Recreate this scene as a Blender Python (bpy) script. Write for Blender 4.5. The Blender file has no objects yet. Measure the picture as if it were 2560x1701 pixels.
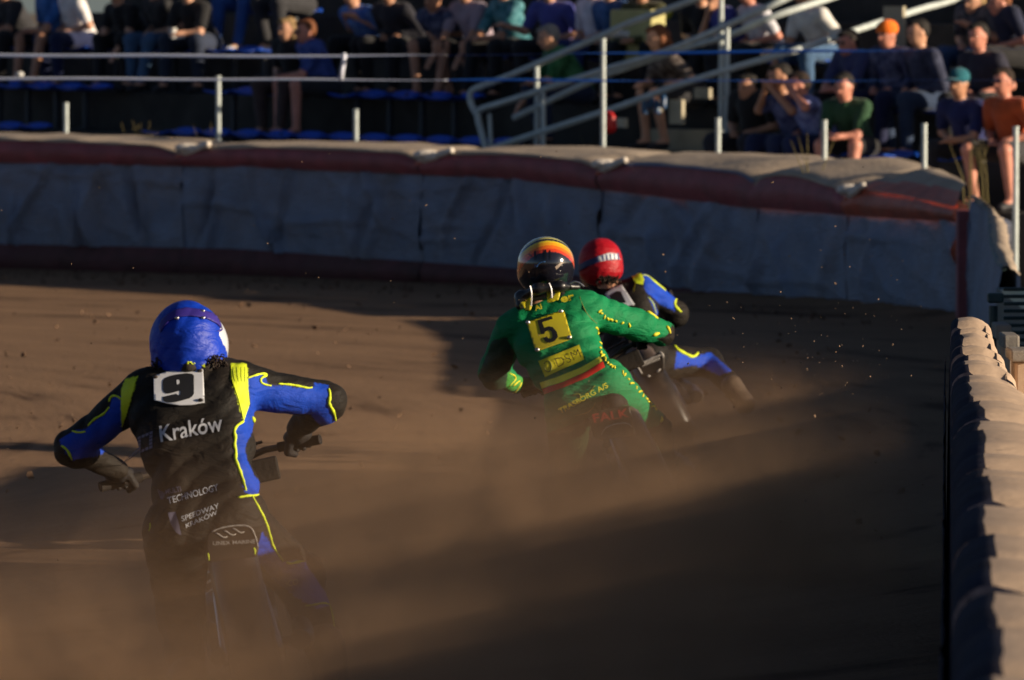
import bpy, bmesh, math, random
import numpy as np
from mathutils import Vector, Matrix, noise as mnoise
from mathutils.bvhtree import BVHTree
from mathutils.geometry import delaunay_2d_cdt
random.seed(7); RS = np.random.RandomState(5)
rad = math.radians
SC = bpy.context.scene
COL = SC.collection

# ------------------------------------------------------------------ camera
CAMZ, FPX, PITCH = 2.6, 18250.0, math.atan(853.0/18250.0)
cd = bpy.data.cameras.new('camera'); cam = bpy.data.objects.new('camera', cd); COL.objects.link(cam)
cam.location = (0, 0, CAMZ); cam.rotation_euler = (rad(90)-PITCH, 0, 0)
cd.sensor_width = 36.0; cd.lens = FPX/2560*36.0
cd.clip_start = 0.5; cd.clip_end = 1500
cd.dof.use_dof = True; cd.dof.focus_distance = 29.5; cd.dof.aperture_fstop = 7.0; cd.dof.aperture_blades = 8
SC.camera = cam
# ------------------------------------------------------------------ light
SUN_EL, SUN_AZ = rad(12.5), rad(-15.0)      # azimuth measured from +X towards +Y
L = Vector((math.cos(SUN_EL)*math.cos(SUN_AZ), math.cos(SUN_EL)*math.sin(SUN_AZ), math.sin(SUN_EL)))
w = bpy.data.worlds.new('World'); SC.world = w; w.use_nodes = True
nt = w.node_tree; nt.nodes.clear()
sky = nt.nodes.new('ShaderNodeTexSky'); sky.sky_type = 'NISHITA'; sky.sun_disc = False
sky.sun_elevation = SUN_EL; sky.sun_rotation = math.atan2(L.x, L.y)
sky.dust_density = 0.7; sky.air_density = 0.5
bg = nt.nodes.new('ShaderNodeBackground'); bg.inputs[1].default_value = 0.05
wo = nt.nodes.new('ShaderNodeOutputWorld')
nt.links.new(sky.outputs[0], bg.inputs[0]); nt.links.new(bg.outputs[0], wo.inputs[0])
sd = bpy.data.lights.new('sun', 'SUN'); sd.energy = 5.0; sd.angle = rad(0.5); sd.color = (1.0, 0.82, 0.60)
so = bpy.data.objects.new('sun', sd); COL.objects.link(so); so.location = (30, 0, 20)
so.rotation_euler = (-L).to_track_quat('-Z', 'Y').to_euler()
SC.view_settings.view_transform = 'Standard'; SC.view_settings.look = 'None'
SC.view_settings.gamma = 1.0; SC.view_settings.use_curve_mapping = False
SC.view_settings.exposure = 0.5
SC.render.engine = 'CYCLES'
SC.cycles.use_denoising = True
SC.cycles.max_bounces = 6; SC.cycles.volume_bounces = 1
SC.cycles.volume_step_rate = 0.5; SC.cycles.volume_max_steps = 160
SC.cycles.use_adaptive_sampling = True; SC.cycles.adaptive_threshold = 0.02

# ------------------------------------------------------------------ helpers
FW = Vector((0, math.cos(PITCH), -math.sin(PITCH))); UPV = Vector((0, math.sin(PITCH), math.cos(PITCH)))
CP = Vector((0, 0, CAMZ))
def ray(x, y):
    return (FW + Vector((1, 0, 0))*((x-1280)/FPX) + UPV*((850.5-y)/FPX)).normalized()
def S(x, y, Y):                       # picture position + distance -> place in the world
    d = ray(x, y); return CP + d*(Y/d.y)
def PX(P):                            # world (n,3) -> picture positions
    P = np.asarray(P, float) - np.array(CP)
    f = P@np.array(FW); u = P@np.array(UPV)
    return 1280+P[:, 0]/f*FPX, 850.5-u/f*FPX
def D(v): return v/0.921875           # from 2360-wide readings to 2560-wide

def tag(o, label=None, cat=None, group=None, kind=None):
    if label: o['label'] = label
    if cat: o['category'] = cat
    if group: o['group'] = group
    if kind: o['kind'] = kind
    return o
def empty(name, loc, label=None, cat=None, group=None):
    o = bpy.data.objects.new(name, None); COL.objects.link(o); o.location = loc; o.empty_display_size = .2
    return tag(o, label, cat, group)
def origin(p):
    v = Vector((0, 0, 0))
    while p is not None:
        v = v + p.location; p = p.parent
    return v
def mk(name, verts, faces, mat, parent=None, smooth=True, auto=None, loc=None):
    """one mesh object; verts in world coordinates"""
    off = origin(parent)
    if loc is not None: off = Vector(loc)
    V = np.asarray([tuple(v) for v in verts] if not isinstance(verts, np.ndarray) else verts, float) - np.array(off)
    me = bpy.data.meshes.new(name)
    me.from_pydata(V.tolist(), [], faces if isinstance(faces, list) else faces.tolist()); me.update()
    if smooth: me.polygons.foreach_set('use_smooth', [True]*len(me.polygons))
    if mat: me.materials.append(mat)
    o = bpy.data.objects.new(name, me); COL.objects.link(o)
    if parent is not None: o.parent = parent
    elif loc is not None: o.location = off
    if auto is not None and smooth:
        try: me.set_sharp_from_angle(angle=rad(auto))
        except Exception: pass
    return o
class MB:
    def __init__(s): s.v = []; s.f = []
    def add(s, v, f):
        n = len(s.v); s.v += [tuple(p) for p in v]; s.f += [tuple(i+n for i in q) for q in f]; return s
    def box(s, c, sz, M=None):
        x, y, z = [q/2 for q in sz]; c = Vector(c)
        P = [Vector((a, b, d)) for d in (-z, z) for a, b in ((-x, -y), (x, -y), (x, y), (-x, y))]
        if M is not None: P = [M@p for p in P]
        return s.add([c+p for p in P], [(3,2,1,0),(4,5,6,7),(0,1,5,4),(1,2,6,5),(2,3,7,6),(3,0,4,7)])
    def tube(s, pts, r, n=8, cap=True):
        pts = [Vector(p) for p in pts]; m = len(pts)
        rs = r if hasattr(r, '__len__') else [r]*m
        t0 = (pts[1]-pts[0]).normalized()
        ref = Vector((0, 0, 1)) if abs(t0.z) < .9 else Vector((1, 0, 0))
        nx = t0.cross(ref).normalized(); V = []
        for i in range(m):
            t = (pts[min(i+1, m-1)]-pts[max(i-1, 0)]).normalized()
            nx = (nx - t*nx.dot(t)).normalized(); ny = t.cross(nx)
            for k in range(n):
                a = 2*math.pi*k/n; V.append(pts[i]+(nx*math.cos(a)+ny*math.sin(a))*rs[i])
        F = [(i*n+k, i*n+(k+1) % n, (i+1)*n+(k+1) % n, (i+1)*n+k) for i in range(m-1) for k in range(n)]
        if cap: F += [tuple(range(n))[::-1], tuple((m-1)*n+k for k in range(n))]
        return s.add(V, F)
    def torus(s, c, ax, R, r, n=36, m=10, a0=0, a1=2*math.pi, ref=None):
        ax = Vector(ax).normalized(); c = Vector(c)
        ref = Vector(ref) if ref is not None else Vector((0, 0, 1))
        e1 = (ref-ax*ref.dot(ax)).normalized(); e2 = ax.cross(e1)
        full = abs(a1-a0-2*math.pi) < 1e-6; cnt = n if full else n+1
        V = []
        for i in range(cnt):
            a = a0+(a1-a0)*i/n; d = e1*math.cos(a)+e2*math.sin(a)
            for k in range(m):
                b = 2*math.pi*k/m; V.append(c+d*(R+r*math.cos(b))+ax*r*math.sin(b))
        F = []
        for i in range(n):
            j = (i+1) % cnt
            for k in range(m): F.append((i*m+k, i*m+(k+1) % m, j*m+(k+1) % m, j*m+k))
        return s.add(V, F)
    def ball(s, c, r, n=10, m=7):
        c = Vector(c); rr = r if hasattr(r, '__len__') else (r, r, r); V = []
        for i in range(m+1):
            p = math.pi*i/m
            for k in range(n):
                a = 2*math.pi*k/n
                V.append(c+Vector((rr[0]*math.sin(p)*math.cos(a), rr[1]*math.sin(p)*math.sin(a), rr[2]*math.cos(p))))
        return s.add(V, [(i*n+k, (i+1)*n+k, (i+1)*n+(k+1) % n, i*n+(k+1) % n) for i in range(m) for k in range(n)])
    def build(s, name, mat, parent=None, smooth=True, auto=40, loc=None):
        return mk(name, s.v, s.f, mat, parent, smooth, auto, loc)
def smooth_path(P, n=6):
    P = [Vector(p) for p in P]; out = []
    for i in range(len(P)-1):
        p0, p1, p2, p3 = P[max(i-1, 0)], P[i], P[i+1], P[min(i+2, len(P)-1)]
        for k in range(n):
            t = k/n
            out.append(.5*((2*p1)+(p2-p0)*t+(2*p0-5*p1+4*p2-p3)*t*t+(3*p1-p0-3*p2+p3)*t**3))
    return out+[P[-1]]

# ------------------------------------------------------------------ materials
MATS = {}
def mat(name, col, rough=.6, metal=0, var=.15, vscale=6, bump=.0, bscale=30, dirt=None, dirt_amt=.5, spec=.4, sheen=0, coat=0, attr=None, wrinkle=0, dscale=2.2):
    if name in MATS: return MATS[name]
    m = bpy.data.materials.new(name); m.use_nodes = True; t = m.node_tree; N = t.nodes; K = t.links
    b = N['Principled BSDF']; b.inputs['Roughness'].default_value = rough; b.inputs['Metallic'].default_value = metal
    b.inputs['Specular IOR Level'].default_value = spec
    b.inputs['Coat Weight'].default_value = coat; b.inputs['Coat Roughness'].default_value = .08
    b.inputs['Sheen Weight'].default_value = sheen
    tc = N.new('ShaderNodeTexCoord')
    n1 = N.new('ShaderNodeTexNoise'); n1.inputs['Scale'].default_value = vscale; n1.inputs['Detail'].default_value = 6
    K.new(tc.outputs['Object'], n1.inputs['Vector'])
    mx = N.new('ShaderNodeMix'); mx.data_type = 'RGBA'; mx.blend_type = 'MULTIPLY'; mx.inputs[0].default_value = 1
    rr = N.new('ShaderNodeMapRange'); rr.inputs['From Min'].default_value = .3; rr.inputs['From Max'].default_value = .7
    rr.inputs['To Min'].default_value = 1-var; rr.inputs['To Max'].default_value = 1+var
    K.new(n1.outputs['Fac'], rr.inputs['Value'])
    if attr:
        a = N.new('ShaderNodeAttribute'); a.attribute_name = attr; K.new(a.outputs['Color'], mx.inputs[6])
    else: mx.inputs[6].default_value = (*col, 1)
    K.new(rr.outputs['Result'], mx.inputs[7]); out = mx.outputs[2]
    if dirt:
        n2 = N.new('ShaderNodeTexNoise'); n2.inputs['Scale'].default_value = dscale; n2.inputs['Detail'].default_value = 8; n2.inputs['Roughness'].default_value = .65
        K.new(tc.outputs['Object'], n2.inputs['Vector'])
        r2 = N.new('ShaderNodeMapRange'); r2.inputs['From Min'].default_value = .38; r2.inputs['From Max'].default_value = .68
        r2.inputs['To Max'].default_value = dirt_amt; K.new(n2.outputs['Fac'], r2.inputs['Value'])
        m2 = N.new('ShaderNodeMix'); m2.data_type = 'RGBA'; m2.inputs[7].default_value = (*dirt, 1)
        K.new(r2.outputs['Result'], m2.inputs[0]); K.new(out, m2.inputs[6]); out = m2.outputs[2]
    K.new(out, b.inputs['Base Color'])
    h = None
    if bump:
        n3 = N.new('ShaderNodeTexNoise'); n3.inputs['Scale'].default_value = bscale; n3.inputs['Detail'].default_value = 5
        K.new(tc.outputs['Object'], n3.inputs['Vector'])
        bp = N.new('ShaderNodeBump'); bp.inputs['Strength'].default_value = bump; bp.inputs['Distance'].default_value = .02
        K.new(n3.outputs['Fac'], bp.inputs['Height']); h = bp
    if wrinkle:
        mp = N.new('ShaderNodeMapping'); mp.inputs['Rotation'].default_value = (.4, .6, .5); mp.inputs['Scale'].default_value = (1, 1, 2.6)
        K.new(tc.outputs['Object'], mp.inputs['Vector'])
        n4 = N.new('ShaderNodeTexNoise'); n4.inputs['Scale'].default_value = 9; n4.inputs['Detail'].default_value = 3; n4.inputs['Distortion'].default_value = 1.2
        K.new(mp.outputs['Vector'], n4.inputs['Vector'])
        b2 = N.new('ShaderNodeBump'); b2.inputs['Strength'].default_value = wrinkle; b2.inputs['Distance'].default_value = .03
        K.new(n4.outputs['Fac'], b2.inputs['Height'])
        if h: K.new(h.outputs['Normal'], b2.inputs['Normal'])
        h = b2
    if h: K.new(h.outputs['Normal'], b.inputs['Normal'])
    MATS[name] = m; return m
SANDC = (.30, .20, .125)
M_tube = mat('galvanised', (.52, .58, .57), .6, .1, .12, 12, .1, 60)
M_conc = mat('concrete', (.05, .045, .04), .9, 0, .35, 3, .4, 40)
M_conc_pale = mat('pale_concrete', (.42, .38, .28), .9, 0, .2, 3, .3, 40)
M_seat = mat('blue_plastic', (.010, .085, .55), .38, 0, .2, 8)
M_black = mat('black_rubber', (.010, .010, .011), .8, 0, .3, 10, .2, 60, SANDC, .06, spec=.2)
M_bmetal = mat('black_metal', (.03, .03, .032), .4, .5, .2, 10, 0, 30, SANDC, .3)
M_chrome = mat('steel', (.45, .45, .46), .3, .9, .1, 10, 0, 30, SANDC, .35)
M_white = mat('white_plastic', (.66, .68, .72), .4, 0, .08, 10, 0, 30, SANDC, .25)
M_whitep = mat('white_print', (.42, .43, .47), .6, 0, .1, 10)
M_lilacp = mat('faded_lilac_print', (.12, .11, .17), .6, 0, .1, 10)
M_blackp = mat('black_print', (.012, .012, .014), .6, 0, .1, 10)
M_neon = mat('neon_yellow_fabric', (.62, .74, .02), .7, 0, .1, 20, .15, 90)
M_yel = mat('yellow_print', (.68, .60, .02), .65, 0, .12, 15)
M_yellow_pl = mat('yellow_plastic', (.66, .56, .02), .4, 0, .08, 15, 0, 30, SANDC, .15)
M_red = mat('red_print', (.70, .03, .015), .6, 0, .1, 15)
M_hair = mat('brown_hair', (.025, .013, .007), .7, 0, .5, 40, .8, 90)

def setcol(o, C):
    a = o.data.color_attributes.new('paint', 'FLOAT_COLOR', 'POINT')
    A = np.ones((len(C), 4), np.float32); A[:, :3] = C; a.data.foreach_set('color', A.ravel())

# ------------------------------------------------------------------ implicit surfaces
def sdf_mesh(prims, vox, k=.03, disp=None):
    """prims: ('c',p0,r0,p1,r1) tapering limb, ('e',centre,radii[,3x3]) ellipsoid; blended into one skin"""
    lo = np.full(3, 1e9); hi = np.full(3, -1e9); bb = []
    for p in prims:
        if p[0] == 'c':
            a, b = np.array(p[1], float), np.array(p[3], float); r = max(p[2], p[4])
            l, h = np.minimum(a, b)-r, np.maximum(a, b)+r
        else:
            c = np.array(p[1], float); r = max(p[2]); l, h = c-r, c+r
        bb.append((l, h)); lo = np.minimum(lo, l); hi = np.maximum(hi, h)
    lo -= vox*3+.02; hi += vox*3+.02
    n = np.ceil((hi-lo)/vox).astype(int)+1
    G = np.full(n, 1.0, np.float32)
    ax = [lo[i]+vox*np.arange(n[i]) for i in range(3)]
    for p, (l, h) in zip(prims, bb):
        kk = p[-1] if isinstance(p[-1], str) is False and p[0] == 'c' and len(p) > 5 else k
        m = kk+3*vox
        i0 = np.maximum(((l-m-lo)/vox).astype(int), 0); i1 = np.minimum(((h+m-lo)/vox).astype(int)+2, n)
        X = ax[0][i0[0]:i1[0]][:, None, None]; Yv = ax[1][i0[1]:i1[1]][None, :, None]; Z = ax[2][i0[2]:i1[2]][None, None, :]
        if p[0] == 'c':
            a, b = np.array(p[1], float), np.array(p[3], float); ba = b-a; L2 = max(ba@ba, 1e-9)
            t = np.clip(((X-a[0])*ba[0]+(Yv-a[1])*ba[1]+(Z-a[2])*ba[2])/L2, 0, 1)
            d = np.sqrt((X-a[0]-t*ba[0])**2+(Yv-a[1]-t*ba[1])**2+(Z-a[2]-t*ba[2])**2)-(p[2]+(p[4]-p[2])*t)
        else:
            c = np.array(p[1], float); r = np.array(p[2], float)
            x, y, z = X-c[0], Yv-c[1], Z-c[2]
            if len(p) > 3:
                R = np.array(p[3], float)   # rows = local axes
                x, y, z = (R[0][0]*x+R[0][1]*y+R[0][2]*z, R[1][0]*x+R[1][1]*y+R[1][2]*z, R[2][0]*x+R[2][1]*y+R[2][2]*z)
            k0 = np.sqrt((x/r[0])**2+(y/r[1])**2+(z/r[2])**2); k1 = np.sqrt((x/r[0]**2)**2+(y/r[1]**2)**2+(z/r[2]**2)**2)+1e-9
            d = k0*(k0-1)/k1
        sl = (slice(i0[0], i1[0]), slice(i0[1], i1[1]), slice(i0[2], i1[2])); g = G[sl]
        hh = np.clip(.5+.5*(g-d)/kk, 0, 1)
        G[sl] = g+(d-g)*hh-kk*hh*(1-hh)
    if disp is not None:
        I = np.argwhere(np.abs(G) < .03+vox*2)
        P = lo+I*vox
        G[I[:, 0], I[:, 1], I[:, 2]] += disp(P).astype(np.float32)
    return nets(G, lo, vox)
def nets(G, lo, vox):
    ins = G < 0; c = np.zeros(tuple(s-1 for s in G.shape), np.int8)
    offs = [(i, j, k) for i in (0, 1) for j in (0, 1) for k in (0, 1)]
    sh = c.shape
    for i, j, k in offs: c += ins[i:i+sh[0], j:j+sh[1], k:k+sh[2]]
    act = np.argwhere((c > 0) & (c < 8))
    vals = np.stack([G[act[:, 0]+i, act[:, 1]+j, act[:, 2]+k] for i, j, k in offs], 1)
    O = np.array(offs, float); acc = np.zeros((len(act), 3)); cnt = np.zeros(len(act))
    for a in range(8):
        for b in range(a+1, 8):
            if np.abs(O[a]-O[b]).sum() != 1: continue
            va, vb = vals[:, a], vals[:, b]; m = (va < 0) != (vb < 0)
            t = np.where(m, va/np.where(m, va-vb, 1), 0)
            acc += np.where(m[:, None], O[a]+t[:, None]*(O[b]-O[a]), 0); cnt += m
    V = lo+(act+acc/cnt[:, None])*vox
    idx = -np.ones(sh, np.int64); idx[act[:, 0], act[:, 1], act[:, 2]] = np.arange(len(act))
    F = []
    for axis in range(3):
        a = [slice(None)]*3; b = [slice(None)]*3; a[axis] = slice(0, -1); b[axis] = slice(1, None)
        e = np.argwhere(ins[tuple(a)] != ins[tuple(b)])
        u, v = [q for q in range(3) if q != axis]
        e = e[(e[:, u] > 0) & (e[:, v] > 0) & (e[:, u] < sh[u]) & (e[:, v] < sh[v])]
        s_in = ins[e[:, 0], e[:, 1], e[:, 2]]
        q = []
        for du, dv in ((1, 1), (0, 1), (0, 0), (1, 0)):
            x = e.copy(); x[:, u] -= du; x[:, v] -= dv; q.append(idx[x[:, 0], x[:, 1], x[:, 2]])
        q = np.stack(q, 1); flip = s_in if axis != 1 else ~s_in
        q[~flip] = q[~flip][:, ::-1]; F.append(q)
    return V, np.concatenate(F)
def inpoly(px, py, poly):
    r = np.zeros(len(px), bool); n = len(poly)
    for i in range(n):
        x1, y1 = poly[i]; x2, y2 = poly[(i+1) % n]
        if y1 == y2: continue
        r ^= ((y1 > py) != (y2 > py)) & (px < (x2-x1)*(py-y1)/(y2-y1)+x1)
    return r
def folds(amp, seed=0, scale=1.0):
    r = np.random.RandomState(seed); A = r.uniform(-1, 1, (6, 3)); ph = r.uniform(0, 6, 6)
    def f(P):
        w0 = np.sin(P@(A[0]*9)+ph[0])+np.sin(P@(A[1]*7)+ph[1])
        a = np.sin(scale*(P@(A[2]*np.array([24, 8, 34])))+1.6*w0+ph[2]); b = np.sin(scale*(P@(A[3]*np.array([34, 12, 26])))+1.3*w0+ph[3])
        m = .5+.5*np.sin(P@(A[4]*8)+ph[4])
        return -amp*(np.abs(a)**.7*m+np.abs(b)**.7*(1-m)-.6)
    return f

# ------------------------------------------------------------------ things laid onto a surface
def bvh_of(o):
    off = origin(o.parent) if o.parent else o.location
    me = o.data; n = len(me.vertices); co = np.empty(n*3); me.vertices.foreach_get('co', co)
    co = co.reshape(-1, 3)+np.array(off)
    return BVHTree.FromPolygons(co.tolist(), [tuple(p.vertices) for p in me.polygons])
def hit(b, x, y, off, last=None):
    d = ray(x, y); h = b.ray_cast(CP, d)
    if h[0] is None:
        nr = b.find_nearest(CP+d*(last if last else 30)); p = nr[0]; nn = nr[1]
        if nn.dot(d) > 0: nn = -nn
        return p+nn*off, (p-CP).length
    nn = h[1]
    if nn.dot(d) > 0: nn = -nn
    return h[0]+nn*off, (h[0]-CP).length
def decal(name, poly, b, m, parent, off=.004, step=5, thick=0, holes=None, dist=30, fit=None):
    pts = []; n = len(poly)
    for i in range(n):
        a, c = Vector(poly[i]), Vector(poly[(i+1) % n]); k = max(1, int((c-a).length/step))
        pts += [a+(c-a)*(j/k) for j in range(k)]
    nb = len(pts); xs = [p.x for p in pts]; ys = [p.y for p in pts]
    gx, gy = np.meshgrid(np.arange(min(xs)+step/2, max(xs), step), np.arange(min(ys)+step/2, max(ys), step))
    gx, gy = gx.ravel(), gy.ravel(); ok = inpoly(gx, gy, [(p.x, p.y) for p in pts])
    pts += [Vector((x, y)) for x, y in zip(gx[ok], gy[ok])]
    vv, ee, ff, *_ = delaunay_2d_cdt(pts, [], [list(range(nb))], 1, 1e-4)
    V = []; last = dist
    for p in vv:
        if fit: V.append(fit(p.x, p.y, off)); continue
        q, last = hit(b, p.x, p.y, off, last); V.append(q)
    o = mk(name, V, [tuple(f)[::-1] for f in ff], m, parent, True)
    if thick:
        s = o.modifiers.new('s', 'SOLIDIFY'); s.thickness = thick; s.offset = 0
    return o
def fitted(b, poly, dist=30):
    """stiff plate: smooth surface through the cloth under it"""
    cx = sum(p[0] for p in poly)/len(poly); cy = sum(p[1] for p in poly)/len(poly)
    xs = np.linspace(min(p[0] for p in poly), max(p[0] for p in poly), 9); ys = np.linspace(min(p[1] for p in poly), max(p[1] for p in poly), 9)
    A = []; T = []
    for x in xs:
        for y in ys:
            h = b.ray_cast(CP, ray(x, y))
            if h[0] is None: continue
            u, v = (x-cx)/50, (y-cy)/50; A.append([1, u, v, u*u, u*v, v*v]); T.append((h[0]-CP).length)
    T = np.array(T); A = np.array(A); k = np.linalg.lstsq(A, T, rcond=None)[0]
    for _ in range(4):
        ok = np.abs(A@k-T) < .05; k = np.linalg.lstsq(A[ok], T[ok], rcond=None)[0]
    rs = (A@k-T)[ok]; push = max(0, rs.max())*.9
    def f(x, y, off):
        u, v = (x-cx)/50, (y-cy)/50; return CP+ray(x, y)*(float(np.dot(k, [1, u, v, u*u, u*v, v*v]))-push-off)
    return f
def piping(name, pts, b, m, parent, r=.004, off=.002, dist=30, step=4, taper=True):
    P = smooth_path([Vector((x, y, 0)) for x, y in pts], 5)
    Q = [P[0]]
    for p in P[1:]:
        if (p-Q[-1]).length >= step: Q.append(p)
    out = []; last = dist
    for p in Q:
        if b.ray_cast(CP, ray(p.x, p.y))[0] is None: continue
        q, last = hit(b, p.x, p.y, off, last); out.append(q)
    if len(out) < 3: return None
    for _ in range(2):
        out = [out[0]]+[(out[i-1]+out[i]*2+out[i+1])/4 for i in range(1, len(out)-1)]+[out[-1]]
    if len(out) < 2: return None
    n = len(out); rs = [r*(.55+.45*min(1, 3*i/n+.2, 3*(n-1-i)/n+.2))*(1+.18*math.sin(i*1.7)) for i in range(n)]
    return MB().tube(out, rs, 6).build(name, m, parent, auto=None)
def text2d(txt, bold=0, maxedge=.12, shear=0):
    c = bpy.data.curves.new('t', 'FONT'); c.body = txt; c.size = 1; c.offset = bold; c.resolution_u = 3; c.shear = shear
    o = bpy.data.objects.new('t', c); COL.objects.link(o)
    dg = bpy.context.evaluated_depsgraph_get(); dg.update()
    me = bpy.data.meshes.new_from_object(o.evaluated_get(dg))
    bm = bmesh.new(); bm.from_mesh(me); bmesh.ops.triangulate(bm, faces=bm.faces)
    for _ in range(3):
        E = [e for e in bm.edges if e.calc_length() > maxedge*(2.2 if _ == 0 else 1)]
        if not E: break
        bmesh.ops.subdivide_edges(bm, edges=E, cuts=1); bmesh.ops.triangulate(bm, faces=bm.faces)
    V = np.array([v.co[:2] for v in bm.verts]); F = [tuple(v.index for v in f.verts) for f in bm.faces]
    bm.free(); bpy.data.objects.remove(o); bpy.data.curves.remove(c); bpy.data.meshes.remove(me)
    mn, mx = V.min(0), V.max(0); return (V-mn)/(mx-mn), F
def textdecal(name, txt, bl, br, tl, b, m, parent, off=.006, bold=0, curve=0, dist=30, shear=0, fit=None):
    V, F = text2d(txt, bold, shear=shear); bl, br, tl = Vector(bl), Vector(br), Vector(tl); out = []; last = dist
    for u, v in V:
        p = bl+(br-bl)*u+(tl-bl)*v; p.y -= curve*4*u*(1-u)
        if fit: out.append(fit(p.x, p.y, off)); continue
        q, last = hit(b, p.x, p.y, off, last); out.append(q)
    return mk(name, out, F, m, parent, False)

# ================================================================== ground
def ground_mat(name, rings=True):
    m = bpy.data.materials.new(name); m.use_nodes = True; t = m.node_tree; N = t.nodes; K = t.links; b = N['Principled BSDF']
    b.inputs['Roughness'].default_value = .95; b.inputs['Specular IOR Level'].default_value = .15
    g = N.new('ShaderNodeNewGeometry')
    sub = N.new('ShaderNodeVectorMath'); sub.operation = 'SUBTRACT'; sub.inputs[1].default_value = (-19, 43, 0); K.new(g.outputs['Position'], sub.inputs[0])
    ln = N.new('ShaderNodeVectorMath'); ln.operation = 'LENGTH'; K.new(sub.outputs[0], ln.inputs[0])
    sp = N.new('ShaderNodeSeparateXYZ'); K.new(sub.outputs[0], sp.inputs[0])
    at = N.new('ShaderNodeMath'); at.operation = 'ARCTAN2'; K.new(sp.outputs['Y'], at.inputs[0]); K.new(sp.outputs['X'], at.inputs[1])
    sc = N.new('ShaderNodeMath'); sc.operation = 'MULTIPLY'; sc.inputs[1].default_value = 4.0; K.new(at.outputs[0], sc.inputs[0])
    s2 = N.new('ShaderNodeMath'); s2.operation = 'MULTIPLY'; s2.inputs[1].default_value = 2.4; K.new(ln.outputs['Value'], s2.inputs[0])
    cb = N.new('ShaderNodeCombineXYZ'); K.new(s2.outputs[0], cb.inputs[0]); K.new(sc.outputs[0], cb.inputs[1])
    n1 = N.new('ShaderNodeTexNoise'); n1.inputs['Scale'].default_value = 1.0; n1.inputs['Detail'].default_value = 6; n1.inputs['Roughness'].default_value = .6
    K.new(cb.outputs[0], n1.inputs['Vector'])
    n2 = N.new('ShaderNodeTexNoise'); n2.inputs['Scale'].default_value = .7; n2.inputs['Detail'].default_value = 8; K.new(g.outputs['Position'], n2.inputs['Vector'])
    n3 = N.new('ShaderNodeTexNoise'); n3.inputs['Scale'].default_value = 22; n3.inputs['Detail'].default_value = 6; n3.inputs['Roughness'].default_value = .7; K.new(g.outputs['Position'], n3.inputs['Vector'])
    cr = N.new('ShaderNodeValToRGB'); e = cr.color_ramp.elements
    e[0].position = .38; e[0].color = (.10, .056, .032, 1); e[1].position = .60; e[1].color = (.29, .175, .10, 1)
    x = e.new(.45); x.color = (.235, .14, .08, 1)
    mx = N.new('ShaderNodeMath'); mx.operation = 'MULTIPLY_ADD'; mx.inputs[1].default_value = .35; K.new(n2.outputs['Fac'], mx.inputs[0])
    m3 = N.new('ShaderNodeMath'); m3.operation = 'MULTIPLY'; m3.inputs[1].default_value = .65; K.new(n1.outputs['Fac'], m3.inputs[0]); K.new(m3.outputs[0], mx.inputs[2])
    K.new(mx.outputs[0], cr.inputs[0])
    mm = N.new('ShaderNodeMix'); mm.data_type = 'RGBA'; mm.blend_type = 'MULTIPLY'; mm.inputs[0].default_value = .5
    K.new(cr.outputs[0], mm.inputs[6]); K.new(n3.outputs['Fac'], mm.inputs[7])
    mm2 = N.new('ShaderNodeMix'); mm2.data_type = 'RGBA'; mm2.blend_type = 'MULTIPLY'; mm2.inputs[0].default_value = 1; mm2.inputs[7].default_value = (1.3, 1.3, 1.3, 1)
    K.new(mm.outputs[2], mm2.inputs[6]); K.new(mm2.outputs[2], b.inputs['Base Color'])
    ad = N.new('ShaderNodeMath'); ad.operation = 'ADD'; K.new(n1.outputs['Fac'], ad.inputs[0]); K.new(n3.outputs['Fac'], ad.inputs[1])
    bp = N.new('ShaderNodeBump'); bp.inputs['Strength'].default_value = .6; bp.inputs['Distance'].default_value = .03
    K.new(ad.outputs[0], bp.inputs['Height']); K.new(bp.outputs[0], b.inputs['Normal'])
    return m
M_track = ground_mat('shale'); M_ground = mat('dry_earth', (.16, .12, .075), .95, 0, .3, .4, .3, 5)
o = mk('ground', [(-700, -100, -.02), (700, -100, -.02), (700, 1300, -.02), (-700, 1300, -.02)], [(0, 1, 2, 3)], M_ground, None, False)
tag(o, kind='structure')

FX = [-12, -9, -6, -4.8, -2.5, 0, 1, 2, 2.6, 3, 3.3, 3.62]
FYv = [74.6, 72.7, 70.5, 69.5, 67.8, 65.5, 64.2, 62.6, 61.3, 60.3, 59.4, 58.3]
def fence_y(x): return float(np.interp(x, FX, FYv))
def fence_at(px):   # 1024-wide picture column -> fence X
    m = (px-512)/7300; xs = np.linspace(-11, 3.62, 3000); ys = np.interp(xs, FX, FYv)
    return float(xs[np.argmin(np.abs(xs-m*ys))])
xs = np.arange(-16, 5.6, .14); ys = np.arange(14, 78, .2)
GX, GY = np.meshgrid(xs, ys)
R_ = np.hypot(GX+19, GY-43)
GZ = .004+.002*np.sin(R_*2.1+.8*np.sin(GY*.21))+.002*np.sin(R_*5.3+1.2*np.sin(GX*.4+GY*.3))+.005*RS.rand(*GX.shape)
fy = np.interp(GX, FX, FYv); dd = fy-GY
bank = np.where((GX > .6) & (GX < 4.2), np.clip((GX-.6)/2.5, 0, 1), 0)*np.exp(-np.clip(dd-.1, 0, 99)/.9)*.09
GZ = GZ+np.where(dd > -.3, bank+.03*np.exp(-np.clip(dd, 0, 99)/.7), 0)
V = np.stack([GX.ravel(), GY.ravel(), GZ.ravel()], 1); nx = len(xs)
idx = np.arange(len(V)).reshape(GX.shape)
F = np.stack([idx[:-1, :-1], idx[:-1, 1:], idx[1:, 1:], idx[1:, :-1]], -1).reshape(-1, 4)
tag(mk('track', V, F, M_track), kind='structure')

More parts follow.
